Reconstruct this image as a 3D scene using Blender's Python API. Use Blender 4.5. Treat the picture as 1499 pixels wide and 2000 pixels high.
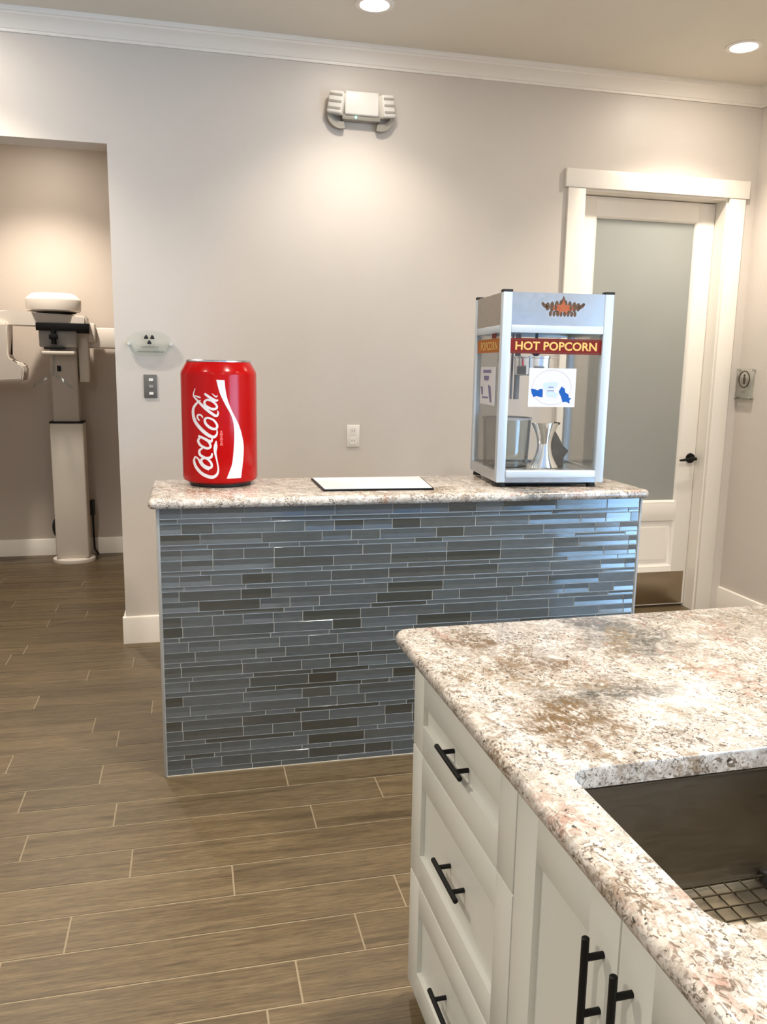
import bpy, bmesh, math, random
from mathutils import Vector, Matrix

random.seed(7)
PI = math.pi
sc = bpy.context.scene
for o in list(bpy.data.objects):
    bpy.data.objects.remove(o)

# ------------------------------------------------------------------ camera
cam_d = bpy.data.cameras.new('camera')
cam_d.sensor_fit = 'AUTO'
cam_d.sensor_width = 36.0
cam_d.lens = 36.0 * 1598.44 / 2000.0
cam_d.clip_start = 0.02
cam = bpy.data.objects.new('camera', cam_d)
sc.collection.objects.link(cam)
MR = [[0.9734152424, 0.2277461124, 0.0243818398],
      [-0.2284659124, 0.9578456920, 0.1741693348],
      [0.0163123481, -0.1751095046, 0.9844138198]]          # columns: right, forward, up
cam.matrix_world = Matrix(((MR[0][0], MR[0][2], -MR[0][1], 0.0),
                           (MR[1][0], MR[1][2], -MR[1][1], -4.45784),
                           (MR[2][0], MR[2][2], -MR[2][1], 1.50318),
                           (0, 0, 0, 1)))
sc.camera = cam

# ------------------------------------------------------------------ world, view
w = bpy.data.worlds.new('world')
sc.world = w
w.use_nodes = True
w.node_tree.nodes['Background'].inputs[0].default_value = (0.35, 0.5, 0.8, 1)
w.node_tree.nodes['Background'].inputs[1].default_value = 1.0
sc.view_settings.view_transform = 'Standard'
sc.view_settings.look = 'None'
sc.view_settings.gamma = 1.0
sc.view_settings.use_curve_mapping = False
sc.view_settings.exposure = 0.52

CEIL = 3.106
LAMP_SPOT = 112.0          # watts of each recessed lamp's beam
LAMP_AREA = 9.0            # watts of its wide glow
LAMP_COL = (1.0, 0.905, 0.79)
DAY_COL = (0.36, 0.64, 1.0)
DAY_W = 235.0
ADDED_WIN_W = 95.0


def daylight(loc, size, rot, watts):
    d = bpy.data.lights.new('window_daylight', 'AREA')
    d.shape = 'RECTANGLE'
    d.size, d.size_y = size
    d.energy = watts
    d.color = DAY_COL
    o = bpy.data.objects.new('window_daylight', d)
    sc.collection.objects.link(o)
    o.location = loc
    o.rotation_euler = Matrix(rot).to_euler()
    return o


WIN = (-7.2, -3.3, 0.10, 2.25)      # glazed wall at the right, behind the camera: y0, y1, z0, z1
ADDED_WIN = (0.9, 3.0, 0.10, 2.25)       # unseen glazing added behind the camera to brighten the tile reflections: x0, x1, z0, z1
daylight((3.60, (WIN[0] + WIN[1]) / 2, 1.175), (WIN[1] - WIN[0], 2.15), ((0, 0, 1), (1, 0, 0), (0, 1, 0)), DAY_W)
daylight(((ADDED_WIN[0] + ADDED_WIN[1]) / 2, -8.30, 1.175), (ADDED_WIN[1] - ADDED_WIN[0], 2.15), ((-1, 0, 0), (0, 0, -1), (0, 1, 0)), ADDED_WIN_W)  # added light behind the camera for the tile reflections


# ------------------------------------------------------------------ materials
def nodes_of(m):
    m.use_nodes = True
    nt = m.node_tree
    return nt, nt.nodes, nt.links, nt.nodes['Principled BSDF']


def pm(name, col, rough=0.5, metal=0.0, noise=0.03, scale=8.0, bump=0.0, bscale=60.0, coat=0.0, spec=0.5):
    m = bpy.data.materials.new(name)
    nt, N, L, b = nodes_of(m)
    b.inputs['Roughness'].default_value = rough
    b.inputs['Metallic'].default_value = metal
    b.inputs['Specular IOR Level'].default_value = spec
    if coat:
        b.inputs['Coat Weight'].default_value = coat
        b.inputs['Coat Roughness'].default_value = 0.05
    tc = N.new('ShaderNodeTexCoord')
    n = N.new('ShaderNodeTexNoise')
    n.inputs['Scale'].default_value = scale
    n.inputs['Detail'].default_value = 3
    L.new(tc.outputs['Object'], n.inputs['Vector'])
    r = N.new('ShaderNodeValToRGB')
    r.color_ramp.elements[0].position = 0.3
    r.color_ramp.elements[1].position = 0.7
    r.color_ramp.elements[0].color = tuple(c * (1 - noise) for c in col[:3]) + (1,)
    r.color_ramp.elements[1].color = tuple(min(1, c * (1 + noise)) for c in col[:3]) + (1,)
    L.new(n.outputs['Fac'], r.inputs['Fac'])
    L.new(r.outputs['Color'], b.inputs['Base Color'])
    if bump:
        n2 = N.new('ShaderNodeTexNoise')
        n2.inputs['Scale'].default_value = bscale
        n2.inputs['Detail'].default_value = 2
        L.new(tc.outputs['Object'], n2.inputs['Vector'])
        bp = N.new('ShaderNodeBump')
        bp.inputs['Strength'].default_value = bump
        bp.inputs['Distance'].default_value = 0.003
        L.new(n2.outputs['Fac'], bp.inputs['Height'])
        L.new(bp.outputs['Normal'], b.inputs['Normal'])
    return m


def emit(name, col, s):
    m = bpy.data.materials.new(name)
    nt, N, L, b = nodes_of(m)
    b.inputs['Base Color'].default_value = col + (1,)
    b.inputs['Emission Color'].default_value = col + (1,)
    b.inputs['Emission Strength'].default_value = s
    return m


def glass(name, tint=(0.99, 0.995, 0.993), refl=0.025, rough=0.03):
    m = bpy.data.materials.new(name)
    nt, N, L, b = nodes_of(m)
    N.remove(b)
    out = N['Material Output']
    t = N.new('ShaderNodeBsdfTransparent')
    t.inputs[0].default_value = tint + (1,)
    g = N.new('ShaderNodeBsdfGlossy')
    g.inputs['Roughness'].default_value = rough
    lw = N.new('ShaderNodeLayerWeight')
    lw.inputs['Blend'].default_value = 0.12
    mp = N.new('ShaderNodeMapRange')
    mp.inputs['To Min'].default_value = refl
    mp.inputs['To Max'].default_value = 0.8
    L.new(lw.outputs['Fresnel'], mp.inputs['Value'])
    mx = N.new('ShaderNodeMixShader')
    L.new(mp.outputs['Result'], mx.inputs[0])
    L.new(t.outputs[0], mx.inputs[1])
    L.new(g.outputs[0], mx.inputs[2])
    L.new(mx.outputs[0], out.inputs['Surface'])
    return m


def ramp(N, pts):
    r = N.new('ShaderNodeValToRGB')
    cr = r.color_ramp
    while len(cr.elements) < len(pts):
        cr.elements.new(0.5)
    for e, (p, c) in zip(cr.elements, pts):
        e.position = p
        e.color = c if len(c) == 4 else tuple(c) + (1,)
    return r


def granite_material(name='granite', gain=1.0):
    m = bpy.data.materials.new(name)
    nt, N, L, b = nodes_of(m)
    tc = N.new('ShaderNodeTexCoord')

    def noise(scale, detail=4, rough=0.6, dist=0.0, stretch=(1, 1, 1), off=(0, 0, 0)):
        mp = N.new('ShaderNodeMapping')
        mp.inputs['Scale'].default_value = stretch
        mp.inputs['Location'].default_value = off
        mp.inputs['Rotation'].default_value = (0, 0, 0.7)
        L.new(tc.outputs['Object'], mp.inputs['Vector'])
        n = N.new('ShaderNodeTexNoise')
        n.inputs['Scale'].default_value = scale
        n.inputs['Detail'].default_value = detail
        n.inputs['Roughness'].default_value = rough
        n.inputs['Distortion'].default_value = dist
        L.new(mp.outputs['Vector'], n.inputs['Vector'])
        return n.outputs['Fac']

    def mix(fac, a, bcol):
        x = N.new('ShaderNodeMix')
        x.data_type = 'RGBA'
        L.new(fac, x.inputs[0])
        if isinstance(a, tuple):
            x.inputs[6].default_value = a + (1,)
        else:
            L.new(a, x.inputs[6])
        if isinstance(bcol, tuple):
            x.inputs[7].default_value = bcol + (1,)
        else:
            L.new(bcol, x.inputs[7])
        return x.outputs[2]

    def band(src, lo, hi, top=1.0):
        r = N.new('ShaderNodeMapRange')
        r.inputs['From Min'].default_value = lo
        r.inputs['From Max'].default_value = hi
        r.inputs['To Max'].default_value = top
        L.new(src, r.inputs['Value'])
        return r.outputs['Result']

    def mul(a, c):
        x = N.new('ShaderNodeMath')
        x.operation = 'MULTIPLY'
        L.new(a, x.inputs[0])
        L.new(c, x.inputs[1])
        return x.outputs[0]

    def spot(cx, cy, rx, ry, wob, lo, hi):
        """A cloud of roughly the given place and size, ragged by noise."""
        mp = N.new('ShaderNodeMapping')
        mp.inputs['Location'].default_value = (-cx / rx, -cy / ry, 0)
        mp.inputs['Scale'].default_value = (1 / rx, 1 / ry, 0)
        L.new(tc.outputs['Object'], mp.inputs['Vector'])
        ln = N.new('ShaderNodeVectorMath')
        ln.operation = 'LENGTH'
        L.new(mp.outputs[0], ln.inputs[0])
        ad = N.new('ShaderNodeMath')
        ad.operation = 'MULTIPLY_ADD'
        L.new(wob, ad.inputs[0])
        ad.inputs[1].default_value = 2.4
        L.new(ln.outputs['Value'], ad.inputs[2])
        return band(ad.outputs[0], lo, hi)

    rag = noise(14, 4, 0.65, 0.8, (1, 1, 1), (2.2, 6.1, 0))
    base = ramp(N, [(0.28, (0.56, 0.525, 0.475)), (0.44, (0.50, 0.452, 0.398)), (0.56, (0.325, 0.283, 0.237)), (0.66, (0.47, 0.425, 0.372)), (0.8, (0.55, 0.52, 0.468))])
    L.new(noise(42, 6, 0.68, 0.9), base.inputs['Fac'])
    col = base.outputs['Color']
    fine = band(noise(95, 4, 0.65, 0.8), 0.44, 0.60)
    # broad smoky grey drifts
    col = mix(band(noise(5.0, 4, 0.6, 1.6, (1, 0.55, 1), (3, 1, 0)), 0.53, 0.70, 0.6), col, (0.198, 0.182, 0.158))
    for cx, cy, rx, ry in ((0.50, -0.20, 0.13, 0.14), (0.46, -0.07, 0.10, 0.06), (0.28, -0.46, 0.15, 0.07)):
        col = mix(mul(spot(cx, cy, rx, ry, rag, 2.35, 1.5), band(noise(60, 4, 0.7, 0.6, (1, 1, 1), (1, 1, 7)), 0.30, 0.56)), col, (0.070, 0.066, 0.056))
    # ochre and brown clouds
    big = band(noise(6.5, 3, 0.55, 1.2, (1, 0.6, 1), (9.3, 4.1, 0)), 0.56, 0.66, 0.8)
    col = mix(mul(big, band(noise(60, 3, 0.7), 0.42, 0.55)), col, (0.172, 0.115, 0.059))
    for cx, cy, rx, ry in ((0.155, -0.56, 0.11, 0.12), (0.13, -0.13, 0.07, 0.08), (0.22, -0.30, 0.09, 0.05)):
        col = mix(mul(spot(cx, cy, rx, ry, rag, 2.3, 1.6), band(noise(70, 4, 0.7, 1.0, (1, 0.5, 1), (4, 1, 7)), 0.36, 0.54)), col, (0.125, 0.076, 0.033))
    # rosy veins
    rose = band(noise(5.5, 4, 0.6, 2.2, (1, 0.4, 1), (1.7, 7.9, 0)), 0.585, 0.67, 0.8)
    col = mix(mul(rose, band(noise(55, 3, 0.7, 0, (1, 1, 1), (2, 2, 2)), 0.40, 0.58)), col, (0.277, 0.145, 0.102))
    for cx, cy, rx, ry in ((0.56, -0.43, 0.06, 0.17), (0.07, -1.01, 0.04, 0.05), (0.70, -0.22, 0.05, 0.10)):
        col = mix(mul(spot(cx, cy, rx, ry, rag, 2.3, 1.6), band(noise(60, 3, 0.7, 0.5, (1, 1, 1), (3, 9, 2)), 0.44, 0.58, 0.7)), col, (0.32, 0.185, 0.135))
    # duller, greyer field towards the right end
    col = mix(band(spot(1.16, -0.40, 0.46, 0.46, rag, 2.35, 2.1), 0.0, 1.0, 0.55), col, (0.21, 0.185, 0.155))
    # curled brown flecks everywhere, denser in some places than others
    w1 = noise(85, 3, 0.6, 1.6, (1, 0.7, 1))
    fl = band(w1, 0.535, 0.60, 0.9)
    col = mix(mul(fl, band(noise(10, 3, 0.6, 0.5, (1, 1, 1), (5, 5, 5)), 0.34, 0.55)), col, (0.102, 0.071, 0.048))
    fl2 = band(noise(140, 3, 0.6, 1.2, (1, 1, 1), (7, 3, 1)), 0.55, 0.61, 0.8)
    col = mix(mul(fl2, band(noise(13, 3, 0.6, 0.5, (1, 1, 1), (1, 8, 5)), 0.40, 0.58)), col, (0.079, 0.063, 0.048))
    # small black mica
    bk = band(noise(120, 2, 0.5, 0.3, (1, 1, 1), (8, 1, 4)), 0.655, 0.70, 0.9)
    col = mix(bk, col, (0.023, 0.020, 0.017))
    # white quartz patches
    col = mix(band(noise(20, 5, 0.7, 0.8, (1, 1, 1), (0.4, 11, 2)), 0.57, 0.66, 0.8), col, (0.475, 0.455, 0.422))
    hv = N.new('ShaderNodeHueSaturation')
    hv.inputs['Value'].default_value = gain
    L.new(col, hv.inputs['Color'])
    L.new(hv.outputs[0], b.inputs['Base Color'])
    b.inputs['Roughness'].default_value = 0.22
    return m


def floor_material():
    m = bpy.data.materials.new('wood_look_tile')
    nt, N, L, b = nodes_of(m)
    tc = N.new('ShaderNodeTexCoord')
    geo = N.new('ShaderNodeNewGeometry')
    wv = N.new('ShaderNodeVectorMath')
    wv.operation = 'MULTIPLY_ADD'
    cx = N.new('ShaderNodeCombineXYZ')
    L.new(geo.outputs['Random Per Island'], cx.inputs[0])
    L.new(geo.outputs['Random Per Island'], cx.inputs[1])
    L.new(geo.outputs['Random Per Island'], cx.inputs[2])
    L.new(cx.outputs[0], wv.inputs[0])
    wv.inputs[1].default_value = (37, 53, 21)
    L.new(tc.outputs['Object'], wv.inputs[2])

    def noise(st, scale, detail, rough, dist):
        mp = N.new('ShaderNodeMapping')
        mp.inputs['Scale'].default_value = st
        L.new(wv.outputs[0], mp.inputs['Vector'])
        n = N.new('ShaderNodeTexNoise')
        n.inputs['Scale'].default_value = scale
        n.inputs['Detail'].default_value = detail
        n.inputs['Roughness'].default_value = rough
        n.inputs['Distortion'].default_value = dist
        L.new(mp.outputs[0], n.inputs['Vector'])
        return n.outputs['Fac']

    g1 = noise((1.0, 14, 1), 1.6, 5, 0.6, 0.8)
    g2 = noise((5, 70, 1), 3.0, 4, 0.7, 0.0)
    r1 = ramp(N, [(0.28, (0.060, 0.0395, 0.0175)), (0.45, (0.096, 0.0660, 0.0315)), (0.6, (0.124, 0.0875, 0.0435)), (0.75, (0.076, 0.0508, 0.0232))])
    L.new(g1, r1.inputs['Fac'])
    r2 = ramp(N, [(0.33, (0.50, 0.50, 0.50)), (0.64, (1.35, 1.35, 1.35))])
    L.new(g2, r2.inputs['Fac'])
    mx = N.new('ShaderNodeMix')
    mx.data_type = 'RGBA'
    mx.blend_type = 'MULTIPLY'
    mx.inputs[0].default_value = 0.75
    L.new(r1.outputs[0], mx.inputs[6])
    L.new(r2.outputs[0], mx.inputs[7])
    mr = N.new('ShaderNodeMapRange')
    mr.inputs['To Min'].default_value = 0.88
    mr.inputs['To Max'].default_value = 1.14
    L.new(geo.outputs['Random Per Island'], mr.inputs['Value'])
    hv = N.new('ShaderNodeHueSaturation')
    L.new(mr.outputs[0], hv.inputs['Value'])
    L.new(mx.outputs[2], hv.inputs['Color'])
    L.new(hv.outputs[0], b.inputs['Base Color'])
    b.inputs['Roughness'].default_value = 0.42
    bp = N.new('ShaderNodeBump')
    bp.inputs['Strength'].default_value = 0.12
    bp.inputs['Distance'].default_value = 0.002
    L.new(g2, bp.inputs['Height'])
    L.new(bp.outputs[0], b.inputs['Normal'])
    return m


def mosaic_material():
    m = bpy.data.materials.new('glass_mosaic')
    nt, N, L, b = nodes_of(m)
    geo = N.new('ShaderNodeNewGeometry')
    r = ramp(N, [(0.0, (0.026, 0.029, 0.026)), (0.18, (0.036, 0.041, 0.038)), (0.3, (0.052, 0.061, 0.063)), (0.6, (0.062, 0.074, 0.079)), (0.9, (0.074, 0.089, 0.097)), (1.0, (0.042, 0.046, 0.044))])
    L.new(geo.outputs['Random Per Island'], r.inputs['Fac'])
    tc = N.new('ShaderNodeTexCoord')
    mp = N.new('ShaderNodeMapping')
    mp.inputs['Scale'].default_value = (1, 1, 6)
    L.new(tc.outputs['Object'], mp.inputs['Vector'])
    n = N.new('ShaderNodeTexNoise')
    n.inputs['Scale'].default_value = 22
    n.inputs['Detail'].default_value = 3
    L.new(mp.outputs[0], n.inputs['Vector'])
    r2 = ramp(N, [(0.3, (0.86, 0.86, 0.86)), (0.7, (1.1, 1.1, 1.1))])
    L.new(n.outputs['Fac'], r2.inputs['Fac'])
    mx = N.new('ShaderNodeMix')
    mx.data_type = 'RGBA'
    mx.blend_type = 'MULTIPLY'
    mx.inputs[0].default_value = 1.0
    L.new(r.outputs[0], mx.inputs[6])
    L.new(r2.outputs[0], mx.inputs[7])
    L.new(mx.outputs[2], b.inputs['Base Color'])
    b.inputs['Roughness'].default_value = 0.13
    b.inputs['IOR'].default_value = 1.6
    b.inputs['Specular IOR Level'].default_value = 0.7
    b.inputs['Coat Weight'].default_value = 1.0
    b.inputs['Coat Roughness'].default_value = 0.07
    return m


def brushed(name, col, rough, st=(1, 1, 40)):
    m = bpy.data.materials.new(name)
    nt, N, L, b = nodes_of(m)
    b.inputs['Metallic'].default_value = 1.0
    b.inputs['Base Color'].default_value = col + (1,)
    tc = N.new('ShaderNodeTexCoord')
    mp = N.new('ShaderNodeMapping')
    mp.inputs['Scale'].default_value = st
    L.new(tc.outputs['Object'], mp.inputs['Vector'])
    n = N.new('ShaderNodeTexNoise')
    n.inputs['Scale'].default_value = 20
    n.inputs['Detail'].default_value = 4
    L.new(mp.outputs[0], n.inputs['Vector'])
    mr = N.new('ShaderNodeMapRange')
    mr.inputs['To Min'].default_value = rough * 0.75
    mr.inputs['To Max'].default_value = rough * 1.25
    L.new(n.outputs['Fac'], mr.inputs['Value'])
    L.new(mr.outputs[0], b.inputs['Roughness'])
    return m


def frosted(name):
    m = bpy.data.materials.new(name)
    nt, N, L, b = nodes_of(m)
    tc = N.new('ShaderNodeTexCoord')
    n = N.new('ShaderNodeTexNoise')
    n.inputs['Scale'].default_value = 2.0
    L.new(tc.outputs['Object'], n.inputs['Vector'])
    r = ramp(N, [(0.3, (0.36, 0.375, 0.345)), (0.7, (0.39, 0.40, 0.37))])
    L.new(n.outputs['Fac'], r.inputs['Fac'])
    L.new(r.outputs[0], b.inputs['Base Color'])
    b.inputs['Roughness'].default_value = 0.38
    b.inputs['Transmission Weight'].default_value = 0.18
    return m


M = dict(
    wall=pm('wall_paint', (0.625, 0.568, 0.505), 0.42, 0, 0.015, 3, 0.10, 140, spec=0.35),
    ceil=pm('ceiling_paint', (0.74, 0.69, 0.59), 0.7, 0, 0.015, 3, 0.08, 120),
    trim=pm('trim_paint', (0.85, 0.795, 0.71), 0.35, 0, 0.01, 3),
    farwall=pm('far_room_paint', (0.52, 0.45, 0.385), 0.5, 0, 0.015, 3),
    door=pm('door_paint', (0.86, 0.81, 0.73), 0.32, 0, 0.01, 3),
    cab=pm('cabinet_paint', (0.535, 0.53, 0.475), 0.30, 0, 0.008, 3),
    cabin=pm('cabinet_inside', (0.55, 0.50, 0.42), 0.6),
    grout=pm('floor_grout', (0.25, 0.197, 0.125), 0.8, 0, 0.06, 30),
    tgrout=pm('mosaic_grout', (0.52, 0.53, 0.52), 0.7, 0, 0.05, 30),
    plank=floor_material(),
    mosaic=mosaic_material(),
    granite=granite_material(),
    litgranite=granite_material('lit_granite', 1.35),  # same stone, colour brightened to make up for dimmer light on the island
    caulk=pm('caulk', (0.62, 0.56, 0.46), 0.6),
    alum=brushed('satin_aluminium', (0.60, 0.635, 0.67), 0.22, (2, 1, 2)),
    stripmetal=pm('tile_edge_metal', (0.30, 0.29, 0.27), 0.45, 0.3),
    steel=brushed('brushed_steel', (0.66, 0.65, 0.62), 0.30),
    sinksteel=brushed('sink_steel', (0.30, 0.265, 0.21), 0.38, (1, 1, 12)),
    gridwire=brushed('dark_wire', (0.10, 0.085, 0.06), 0.3),
    kick=brushed('kick_plate_steel', (0.40, 0.33, 0.24), 0.30, (40, 1, 1)),
    chrome=brushed('polished_chrome', (0.86, 0.87, 0.88), 0.10),
    black=pm('matte_black_metal', (0.006, 0.006, 0.006), 0.45, 0.0, spec=0.2),
    rubber=pm('black_rubber', (0.012, 0.011, 0.010), 0.7),
    darkmetal=pm('dark_iron', (0.03, 0.027, 0.024), 0.4, 0.3),
    red=pm('can_red', (0.40, 0.0005, 0.001), 0.20, 0, 0.02, 3, coat=0.08, spec=0.22),
    white=pm('white_print', (0.70, 0.655, 0.67), 0.4),
    pinkprint=pm('pale_red_print', (0.80, 0.16, 0.14), 0.4),
    paper=pm('white_paper', (0.66, 0.64, 0.62), 0.6),
    frost=frosted('frosted_glass'),
    glass=glass('clear_glass'),
    tubglass=glass('clear_plastic', (0.90, 0.945, 0.965), 0.05, 0.08),
    signglass=glass('sign_acrylic', (0.965, 0.985, 0.975), 0.02, 0.15),
    winglass=glass('window_glass'),
    popframe=pm('powder_coated_frame', (0.48, 0.545, 0.605), 0.30, 0.15, 0.01, 4),
    popred=pm('banner_red', (0.150, 0.012, 0.009), 0.55, spec=0.15),
    popyellow=pm('banner_letter', (0.64, 0.41, 0.13), 0.6, spec=0.15),
    poporange=pm('banner_orange', (0.36, 0.11, 0.010), 0.55, spec=0.15),
    emborange=pm('emblem_orange', (0.34, 0.095, 0.04), 0.5, spec=0.2),
    embbrown=pm('emblem_brown', (0.10, 0.058, 0.034), 0.5, spec=0.2),
    stickblue=pm('sticker_blue', (0.006, 0.075, 0.32), 0.5, spec=0.2),
    stickpale=pm('sticker_pale_blue', (0.42, 0.52, 0.70), 0.5),
    stickwhite=pm('sticker_white', (0.56, 0.56, 0.58), 0.5, spec=0.2),
    sidesteel=brushed('swirled_steel', (0.36, 0.32, 0.275), 0.35, (1, 2, 2)),
    stickring=pm('sticker_ring', (0.50, 0.45, 0.48), 0.5),
    stickpurple=pm('sticker_purple', (0.10, 0.085, 0.22), 0.4),
    dark=pm('dark_brown_cloth', (0.085, 0.072, 0.060), 0.8, 0, 0.2, 30),
    plate=pm('ivory_plastic', (0.80, 0.76, 0.68), 0.35),
    grayplate=pm('grey_switch_plate', (0.13, 0.126, 0.115), 0.4),
    slot=pm('outlet_slot', (0.10, 0.09, 0.08), 0.6),
    white_plastic=pm('white_plastic', (0.84, 0.80, 0.73), 0.4),
    lampgray=pm('lamp_and_shadow_grey', (0.33, 0.30, 0.25), 0.45),
    rib=pm('lamp_rib_shadow', (0.42, 0.38, 0.32), 0.5),
    green=emit('indicator_green', (0.25, 0.85, 0.6), 1.5),
    lens=emit('lamp_lens', (1.0, 0.95, 0.88), 9.0),
    xray=pm('machine_ivory', (0.74, 0.67, 0.59), 0.35, 0, 0.01, 4),
    xray2=pm('machine_greige', (0.56, 0.50, 0.43), 0.4, 0, 0.01, 4),
    xgray=pm('machine_grey', (0.34, 0.32, 0.30), 0.4),
    ink=pm('black_print', (0.010, 0.010, 0.009), 0.5),
    olive=pm('faded_print', (0.16, 0.17, 0.11), 0.5),
    brownink=pm('brown_print', (0.055, 0.035, 0.022), 0.5),
)


# ------------------------------------------------------------------ mesh helpers
def B():
    return bmesh.new()


def box(bm, x0, x1, y0, y1, z0, z1, bev=0.0, mi=0, seg=2, mat=None):
    r = bmesh.ops.create_cube(bm, size=1.0)
    vs = r['verts']
    for v in vs:
        v.co.x = x0 + (v.co.x + 0.5) * (x1 - x0)
        v.co.y = y0 + (v.co.y + 0.5) * (y1 - y0)
        v.co.z = z0 + (v.co.z + 0.5) * (z1 - z0)
    fs = set()
    for v in vs:
        fs.update(v.link_faces)
    if bev > 0:
        es = set()
        for v in vs:
            es.update(v.link_edges)
        r = bmesh.ops.bevel(bm, geom=list(es), offset=bev, segments=seg, profile=0.5, affect='EDGES')
        fs = set(f for f in fs if f.is_valid) | set(r['faces'])
    vv = set()
    for f in fs:
        f.material_index = mi
        vv.update(f.verts)
    if mat is not None:
        bmesh.ops.transform(bm, matrix=mat, verts=list(vv))
    return list(vv)


def loft(bm, loops, closed=True, cap0=True, cap1=True, mi=0):
    rings = [[bm.verts.new(p) for p in lp] for lp in loops]
    n = len(rings[0])
    for a, c in zip(rings[:-1], rings[1:]):
        rng = range(n) if closed else range(n - 1)
        for i in rng:
            j = (i + 1) % n
            try:
                f = bm.faces.new((a[i], a[j], c[j], c[i]))
                f.material_index = mi
            except ValueError:
                pass
    if cap0:
        f = bm.faces.new(list(reversed(rings[0])))
        f.material_index = mi
    if cap1:
        f = bm.faces.new(rings[-1])
        f.material_index = mi
    return rings


def lathe(bm, prof, n=48, c=(0, 0), mi=0, cap0=True, cap1=True, sx=1.0, sy=1.0):
    loops = []
    for r, z in prof:
        loops.append([(c[0] + sx * r * math.cos(2 * PI * i / n), c[1] + sy * r * math.sin(2 * PI * i / n), z) for i in range(n)])
    return loft(bm, loops, True, cap0, cap1, mi)


def tube(bm, pts, r, n=10, mi=0, cap=True):
    pts = [Vector(p) for p in pts]
    loops = []
    up = Vector((0, 0, 1))
    prev = None
    for i, p in enumerate(pts):
        if i == 0:
            t = pts[1] - pts[0]
        elif i == len(pts) - 1:
            t = pts[-1] - pts[-2]
        else:
            t = (pts[i + 1] - pts[i]).normalized() + (pts[i] - pts[i - 1]).normalized()
        t.normalize()
        if prev is None:
            a = t.cross(up)
            if a.length < 1e-3:
                a = t.cross(Vector((1, 0, 0)))
            a.normalize()
        else:
            a = prev - t * prev.dot(t)
            a.normalize()
        prev = a
        b = t.cross(a)
        rr = r[i] if isinstance(r, (list, tuple)) else r
        loops.append([p + a * (rr * math.cos(2 * PI * k / n)) + b * (rr * math.sin(2 * PI * k / n)) for k in range(n)])
    loft(bm, loops, True, cap, cap, mi)


def prism(bm, poly, d, f, mi=0):
    """poly: 2D points; f maps (a, b, depth) to 3D; depth 0..d."""
    loft(bm, [[f(a, b, 0) for a, b in poly], [f(a, b, d) for a, b in poly]], True, True, True, mi)


def rrect(x0, x1, y0, y1, r, n=6):
    pts = []
    for cx, cy, a0 in ((x1 - r, y1 - r, 0), (x0 + r, y1 - r, PI / 2), (x0 + r, y0 + r, PI), (x1 - r, y0 + r, 1.5 * PI)):
        for k in range(n + 1):
            a = a0 + PI / 2 * k / n
            pts.append((cx + r * math.cos(a), cy + r * math.sin(a)))
    return pts


def mesh_of(bm, mats, angle=35):
    bmesh.ops.remove_doubles(bm, verts=bm.verts, dist=1e-6)
    bmesh.ops.recalc_face_normals(bm, faces=bm.faces)
    me = bpy.data.meshes.new('mesh')
    bm.to_mesh(me)
    bm.free()
    for m in (mats if isinstance(mats, (list, tuple)) else [mats]):
        me.materials.append(m)
    if angle:
        me.shade_smooth()
        me.set_sharp_from_angle(angle=math.radians(angle))
    return me


def put(name, bm, mats, parent=None, loc=None, rz=0.0, angle=35):
    me = mesh_of(bm, mats, angle)
    me.name = name
    o = bpy.data.objects.new(name, me)
    sc.collection.objects.link(o)
    if parent is not None:
        o.parent = parent
    if loc is not None:
        o.location = loc
    if rz:
        o.rotation_euler = (0, 0, rz)
    return o


def thing(name, label, cat, loc=(0, 0, 0), rz=0.0, group=None):
    o = bpy.data.objects.new(name, None)
    o.empty_display_size = 0.05
    sc.collection.objects.link(o)
    o.location = loc
    o.rotation_euler = (0, 0, rz)
    return tag(o, label, cat, group)


def tag(o, label, cat, group=None):
    o['label'] = label
    o['category'] = cat
    if group:
        o['group'] = group
    return o


def struct(name, bm, mats, parent=None, label=None, cat=None, **k):
    o = put(name, bm, mats, parent, **k)
    o['kind'] = 'structure'
    if label:
        o['label'] = label
        o['category'] = cat
    return o


def text_bm(bm, s, size, f, d=0.0006, mi=0, bold=0.0, sx=1.0):
    """Letters of s as flat raised shapes; f maps (a, b, depth) to 3D. Centred on 0,0."""
    c = bpy.data.curves.new('t', 'FONT')
    c.body = s
    c.size = size
    c.align_x = 'CENTER'
    c.align_y = 'CENTER'
    c.offset = bold
    c.resolution_u = 3
    o = bpy.data.objects.new('t', c)
    sc.collection.objects.link(o)
    dg = bpy.context.evaluated_depsgraph_get()
    me = bpy.data.meshes.new_from_object(o.evaluated_get(dg))
    bpy.data.objects.remove(o)
    bpy.data.curves.remove(c)
    vs = [bm.verts.new(f(v.co.x * sx, v.co.y, d)) for v in me.vertices]
    for p in me.polygons:
        try:
            fc = bm.faces.new([vs[i] for i in p.vertices])
            fc.material_index = mi
        except ValueError:
            pass
    bpy.data.meshes.remove(me)


def catmull(pts, n=8):
    out = []
    P = [pts[0]] + list(pts) + [pts[-1]]
    for i in range(1, len(P) - 2):
        p0, p1, p2, p3 = P[i - 1], P[i], P[i + 1], P[i + 2]
        for k in range(n):
            t = k / n
            out.append(tuple(0.5 * (2 * b + (c - a) * t + (2 * a - 5 * b + 4 * c - d) * t * t + (3 * b - a - 3 * c + d) * t ** 3)
                             for a, b, c, d in zip(p0, p1, p2, p3)))
    out.append(tuple(pts[-1]))
    return out


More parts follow.
